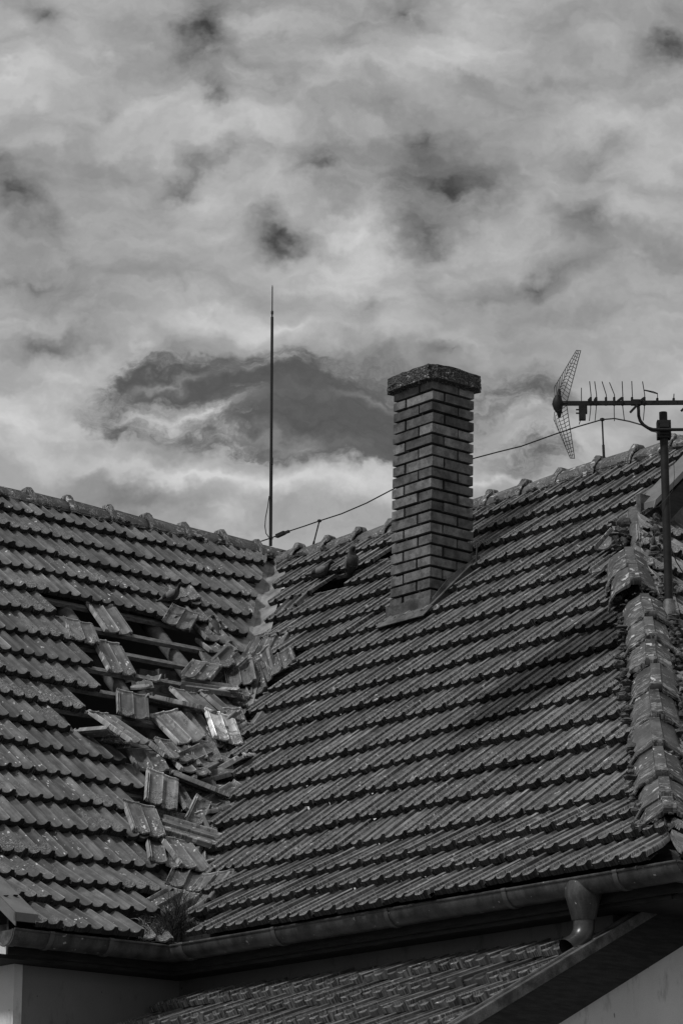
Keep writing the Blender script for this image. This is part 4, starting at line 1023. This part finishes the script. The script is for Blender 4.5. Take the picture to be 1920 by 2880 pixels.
rs = random.Random(21)
def shard_mesh(seed):
    rn = random.Random(seed); src = proto_mesh; n = 6; ang = sorted(rn.uniform(0, 6.28) for _ in range(n)); L2 = rn.uniform(.04, .10)
    xs = np.linspace(-.10, .10, 11); hs = np.interp(np.linspace(0, .2, 11) % .1, [0, .02, .06, .088, .1], [.004, 0, .002, .018, .004])
    mb = MB(); top = []; m = 4
    for j in range(m):
        for i, x in enumerate(xs): e = rn.uniform(-.012, .012) if j in (0, m - 1) else 0; top.append((x * rn.uniform(.97, 1.03), (j / (m - 1) - .5) * L2 * 2 * (1 - .35 * abs(x) / .1 * rn.random()) + e, hs[i]))
    lo_, hi_ = sorted((rn.randint(0, 4), rn.randint(6, 10))); keep = [i for i in range(11) if lo_ <= i <= hi_]; k2 = len(keep)
    top = [top[j * 11 + i] for j in range(m) for i in keep]; bot = [(x, y, z - .014) for x, y, z in top]; T = len(top)
    fs = [(a * k2 + c, a * k2 + c + 1, (a + 1) * k2 + c + 1, (a + 1) * k2 + c) for a in range(m - 1) for c in range(k2 - 1)]
    f2 = [tuple(T + q for q in f[::-1]) for f in fs]; sd = [(c + 1, c, T + c, T + c + 1) for c in range(k2 - 1)] + [((m - 1) * k2 + c, (m - 1) * k2 + c + 1, T + (m - 1) * k2 + c + 1, T + (m - 1) * k2 + c) for c in range(k2 - 1)]
    sd += [(a * k2, (a + 1) * k2, T + (a + 1) * k2, T + a * k2) for a in range(m - 1)] + [((a + 1) * k2 + k2 - 1, a * k2 + k2 - 1, T + a * k2 + k2 - 1, T + (a + 1) * k2 + k2 - 1) for a in range(m - 1)]
    mb.add(top + bot, fs + f2 + sd, [(x + .1, y + .2, .2) for x, y, z in top] * 2, True)
    o = mb.build('tile_shard', M_LOOSE, None, 32); return o
vline_pts = [(690,1900),(680,1960),(665,2020),(650,2080),(632,2140),(610,2200),(585,2260),(560,2330),(545,2400),(530,2470),(510,2540),(500,2600)]
def rand_rot(n, spread):
    n = n + np.array([rs.gauss(0, spread) for _ in range(3)]); n /= np.linalg.norm(n); x = np.cross(n, np.array([rs.gauss(0, 1) for _ in range(3)])); x /= np.linalg.norm(x); return np.array([x, np.cross(n, x), n]).T
def put(o, Cw, Rm): o.matrix_world = Matrix([[*Rm[0], Cw[0]], [*Rm[1], Cw[1]], [*Rm[2], Cw[2]], [0, 0, 0, 1]])
for i in range(34):
    x, y = vline_pts[i % 12]; x += rs.gauss(0, 34); y += rs.gauss(0, 22)
    if i > 27: x, y = rs.uniform(330, 560), rs.uniform(1900, 2080)
    Cw = surf_hit(x, y); Cw = Cw * (1 - rs.uniform(.04, .13) / np.linalg.norm(Cw)); o = shard_mesh(i); put(o, Cw, rand_rot(nV, .35))
    tag(o, 'small broken piece of roof tile scattered among the slumped tiles', 'tile shard', 'tile shards in the heap')
for i in range(36):
    x, y = vline_pts[i % 12]; x += rs.gauss(-18, 36); y += rs.gauss(0, 14)
    Cw = surf_hit(x, y); Cw = Cw * (1 - rs.uniform(.03, .11 if y > 2090 else .05) / np.linalg.norm(Cw)); o = bpy.data.objects.new('buried_tile', proto_mesh); COL.objects.link(o); put(o, Cw, rand_rot(nV, .24))
    tag(o, 'half-buried roof tile deep in the shadowed gaps under the slumped heap', 'tile', 'tiles buried under the heap')
# ----------------------------------------------------------------
# ---------------------------------------------------------------- pigeons
def pigeon(pos, heading, scale, label, pitch=0, headturn=0):
    # heading: unit horizontal vector the bird faces
    mb = MB(); n = 14
    body = [(-.200, .050, .012, .004), (-.185, .052, .026, .006), (-.14, .060, .028, .011), (-.10, .072, .036, .028), (-.06, .085, .048, .043), (-.01, .096, .055, .054), (.035, .110, .054, .058), (.068, .132, .043, .048), (.082, .156, .034, .036), (.088, .176, .027, .029), (.094, .192, .026, .028), (.104, .203, .026, .026), (.120, .206, .021, .021), (.131, .202, .011, .011), (.140, .198, .0055, .005), (.152, .192, .001, .001)]
    vs = []; f = np.array(heading, float); f /= np.linalg.norm(f); sd = np.cross(Z, f)
    cpz, spz = math.cos(pitch), math.sin(pitch)
    def W3(x, y, z): xx = x * cpz - (z - .06) * spz; zz_ = x * spz + (z - .06) * cpz + .06; return np.asarray(pos) + (f * xx + sd * y + Z * zz_) * scale
    for i, (x, z, ry, rz_) in enumerate(body):
        t = 0 if i < 8 else headturn * min(1, (i - 7) / 3)
        for k in range(n):
            a = 2 * math.pi * k / n; lx, ly = x, math.cos(a) * ry * 1.22
            if t: dx = lx - .09; lx = .09 + dx * math.cos(t) - ly * math.sin(t); ly = dx * math.sin(t) + ly * math.cos(t)
            vs.append(W3(lx, ly, z + math.sin(a) * rz_ * 1.12))
    m = len(body); fs = [(j * n + k, j * n + (k + 1) % n, (j + 1) * n + (k + 1) % n, (j + 1) * n + k) for j in range(m - 1) for k in range(n)]
    mb.add(vs, [q[::-1] for q in fs], None, True); nb = len(mb.f)
    for sgn in (-1, 1):   # folded wings
        wv = []; sec = [(.055, .125, .010, .012), (.035, .112, .016, .036), (-.01, .100, .018, .040), (-.06, .090, .016, .032), (-.11, .076, .012, .020), (-.165, .060, .006, .008)]
        for (x, z, w_, h_) in sec:
            yc = 1.22 * sgn * {.055: .046, .035: .050, -.01: .050, -.06: .042, -.11: .032, -.165: .016}[x]
            for k in range(8): a = 2 * math.pi * k / 8; wv.append(W3(x, yc + math.cos(a) * w_, z + math.sin(a) * h_))
        wf = [(j * 8 + k, j * 8 + (k + 1) % 8, (j + 1) * 8 + (k + 1) % 8, (j + 1) * 8 + k) for j in range(5) for k in range(8)]
        mb.add(wv, [q[::-1] for q in wf], None, True)
    nw = len(mb.f)
    for sgn in (-1, 1):
        mb.tube([W3(.0, sgn * .02, .06), W3(.006, sgn * .022, .0)], .004 * scale, 6)
        for a in (-.5, 0, .5): mb.tube([W3(.006, sgn * .022, .002), W3(.03 * math.cos(a), sgn * .022 + .03 * math.sin(a), -.002)], .0025 * scale, 5)
    o = mb.build('pigeon', M_PIG, None, 80, label=label, cat='pigeon', group='pigeons sitting on the damaged roof')
    me = o.data; me.materials.append(M_PIGL); me.materials.append(M_PIGD)
    for i, p in enumerate(me.polygons):
        if nb <= i < nw:
            j = ((i - nb) % 40) // 8; p.material_index = 2 if j in (3,) else 1
        elif i < nb and i // n >= 8: p.material_index = 2
        elif i >= nw: p.material_index = 2
    return o
q = hit(486, 1696, *planeL(.02)) ; q = q * (1 - .34 / np.linalg.norm(q)); pigeon(q, (1, -.25, 0), .66, 'pigeon in profile facing right on the upper edge of the big hole', .12)
q = hit(603, 1785, *planeL(.15)); pigeon(q, (-.35, .8, 0), .60, 'hunched pigeon seen from behind above the heap of tiles', .5, .9)
q = hit(990, 1603, *planeR(.05)); pigeon(q, (.25, -1, 0), .74, 'upright pigeon facing the viewer at the small hole near the chimney', .62, .5)
q = hit(905, 1630, *planeR(.0)); q = q * (1 - .08 / np.linalg.norm(q)); pigeon(q, (1, -.3, 0), .70, 'crouching pigeon in profile beside the small hole under the right ridge', -.05, 0)

# ---------------------------------------------------------------- grass tuft in the gutter corner
mb = MB(); rg_ = random.Random(11)
def blade(base, h, lean_, curl, w):
    n = 5; d = np.array([math.cos(lean_), math.sin(lean_), 0]); sdv = np.array([1., .1, 0])
    pts = [base + Z * h * (t - curl * t * t * .55) + d * h * curl * t * t * .9 for t in np.linspace(0, 1, n)]
    vs = []; 
    for i, p in enumerate(pts): ww = w * (1 - i / (n - .6)); vs += [p - sdv * ww, p + sdv * ww]
    mb.add(vs, [(2 * i, 2 * i + 1, 2 * i + 3, 2 * i + 2) for i in range(n - 1)])
for i in range(1250):
    xpx = rg_.gauss(495, 30) if rg_.random() < .62 else rg_.uniform(385, 575); ypx = 2655 - abs(rg_.gauss(0, 30)) + (abs(xpx - 490) * -.02)
    p = surf_hit(xpx, ypx); p = p * (1 - .24 / np.linalg.norm(p))
    near = math.exp(-((xpx - 505) / 42) ** 2)
    blade(p, rg_.uniform(.05, .11) + near * rg_.uniform(.04, .27), rg_.uniform(0, 6.3), rg_.uniform(.1, 1.2), rg_.uniform(.002, .0045))
for i in range(34):   # strands hanging over the gutter lip
    xpx = rg_.gauss(470, 60); p = surf_hit(xpx, 2646); p = p * (1 - .22 / np.linalg.norm(p)); p[2] += .0
    n = 5; dx = rg_.uniform(-.04, .04); ln = rg_.uniform(.03, .10); pts = [p + np.array([dx * t, -.03, -ln * t * t + .03 * t]) for t in np.linspace(0, 1, n)]; mb.tube(pts, .0012, 4)
tag(mb.build('grass', M_GRASS), 'dry grass tuft growing out of the gutter corner at the valley foot', 'grass', kind='stuff')
mb = MB()
for i in range(110):
    xpx = rg_.uniform(390, 570); p = surf_hit(xpx, 2645 - abs(rg_.gauss(0, 22))); p = p * (1 - .27 / np.linalg.norm(p)); a = rg_.uniform(0, 6.3); ln = rg_.uniform(.03, .09)
    pts = [p + np.array([math.cos(a + t * 1.4) * ln * t, 0, math.sin(a + t * 1.2) * ln * t * .8]) for t in np.linspace(0, 1, 5)]; mb.tube(pts, .0024, 4)
tag(mb.build('dry_stalks', M_GRASSL), 'pale curled dry stalks tangled in the grass tuft', 'dry stalks', kind='stuff')
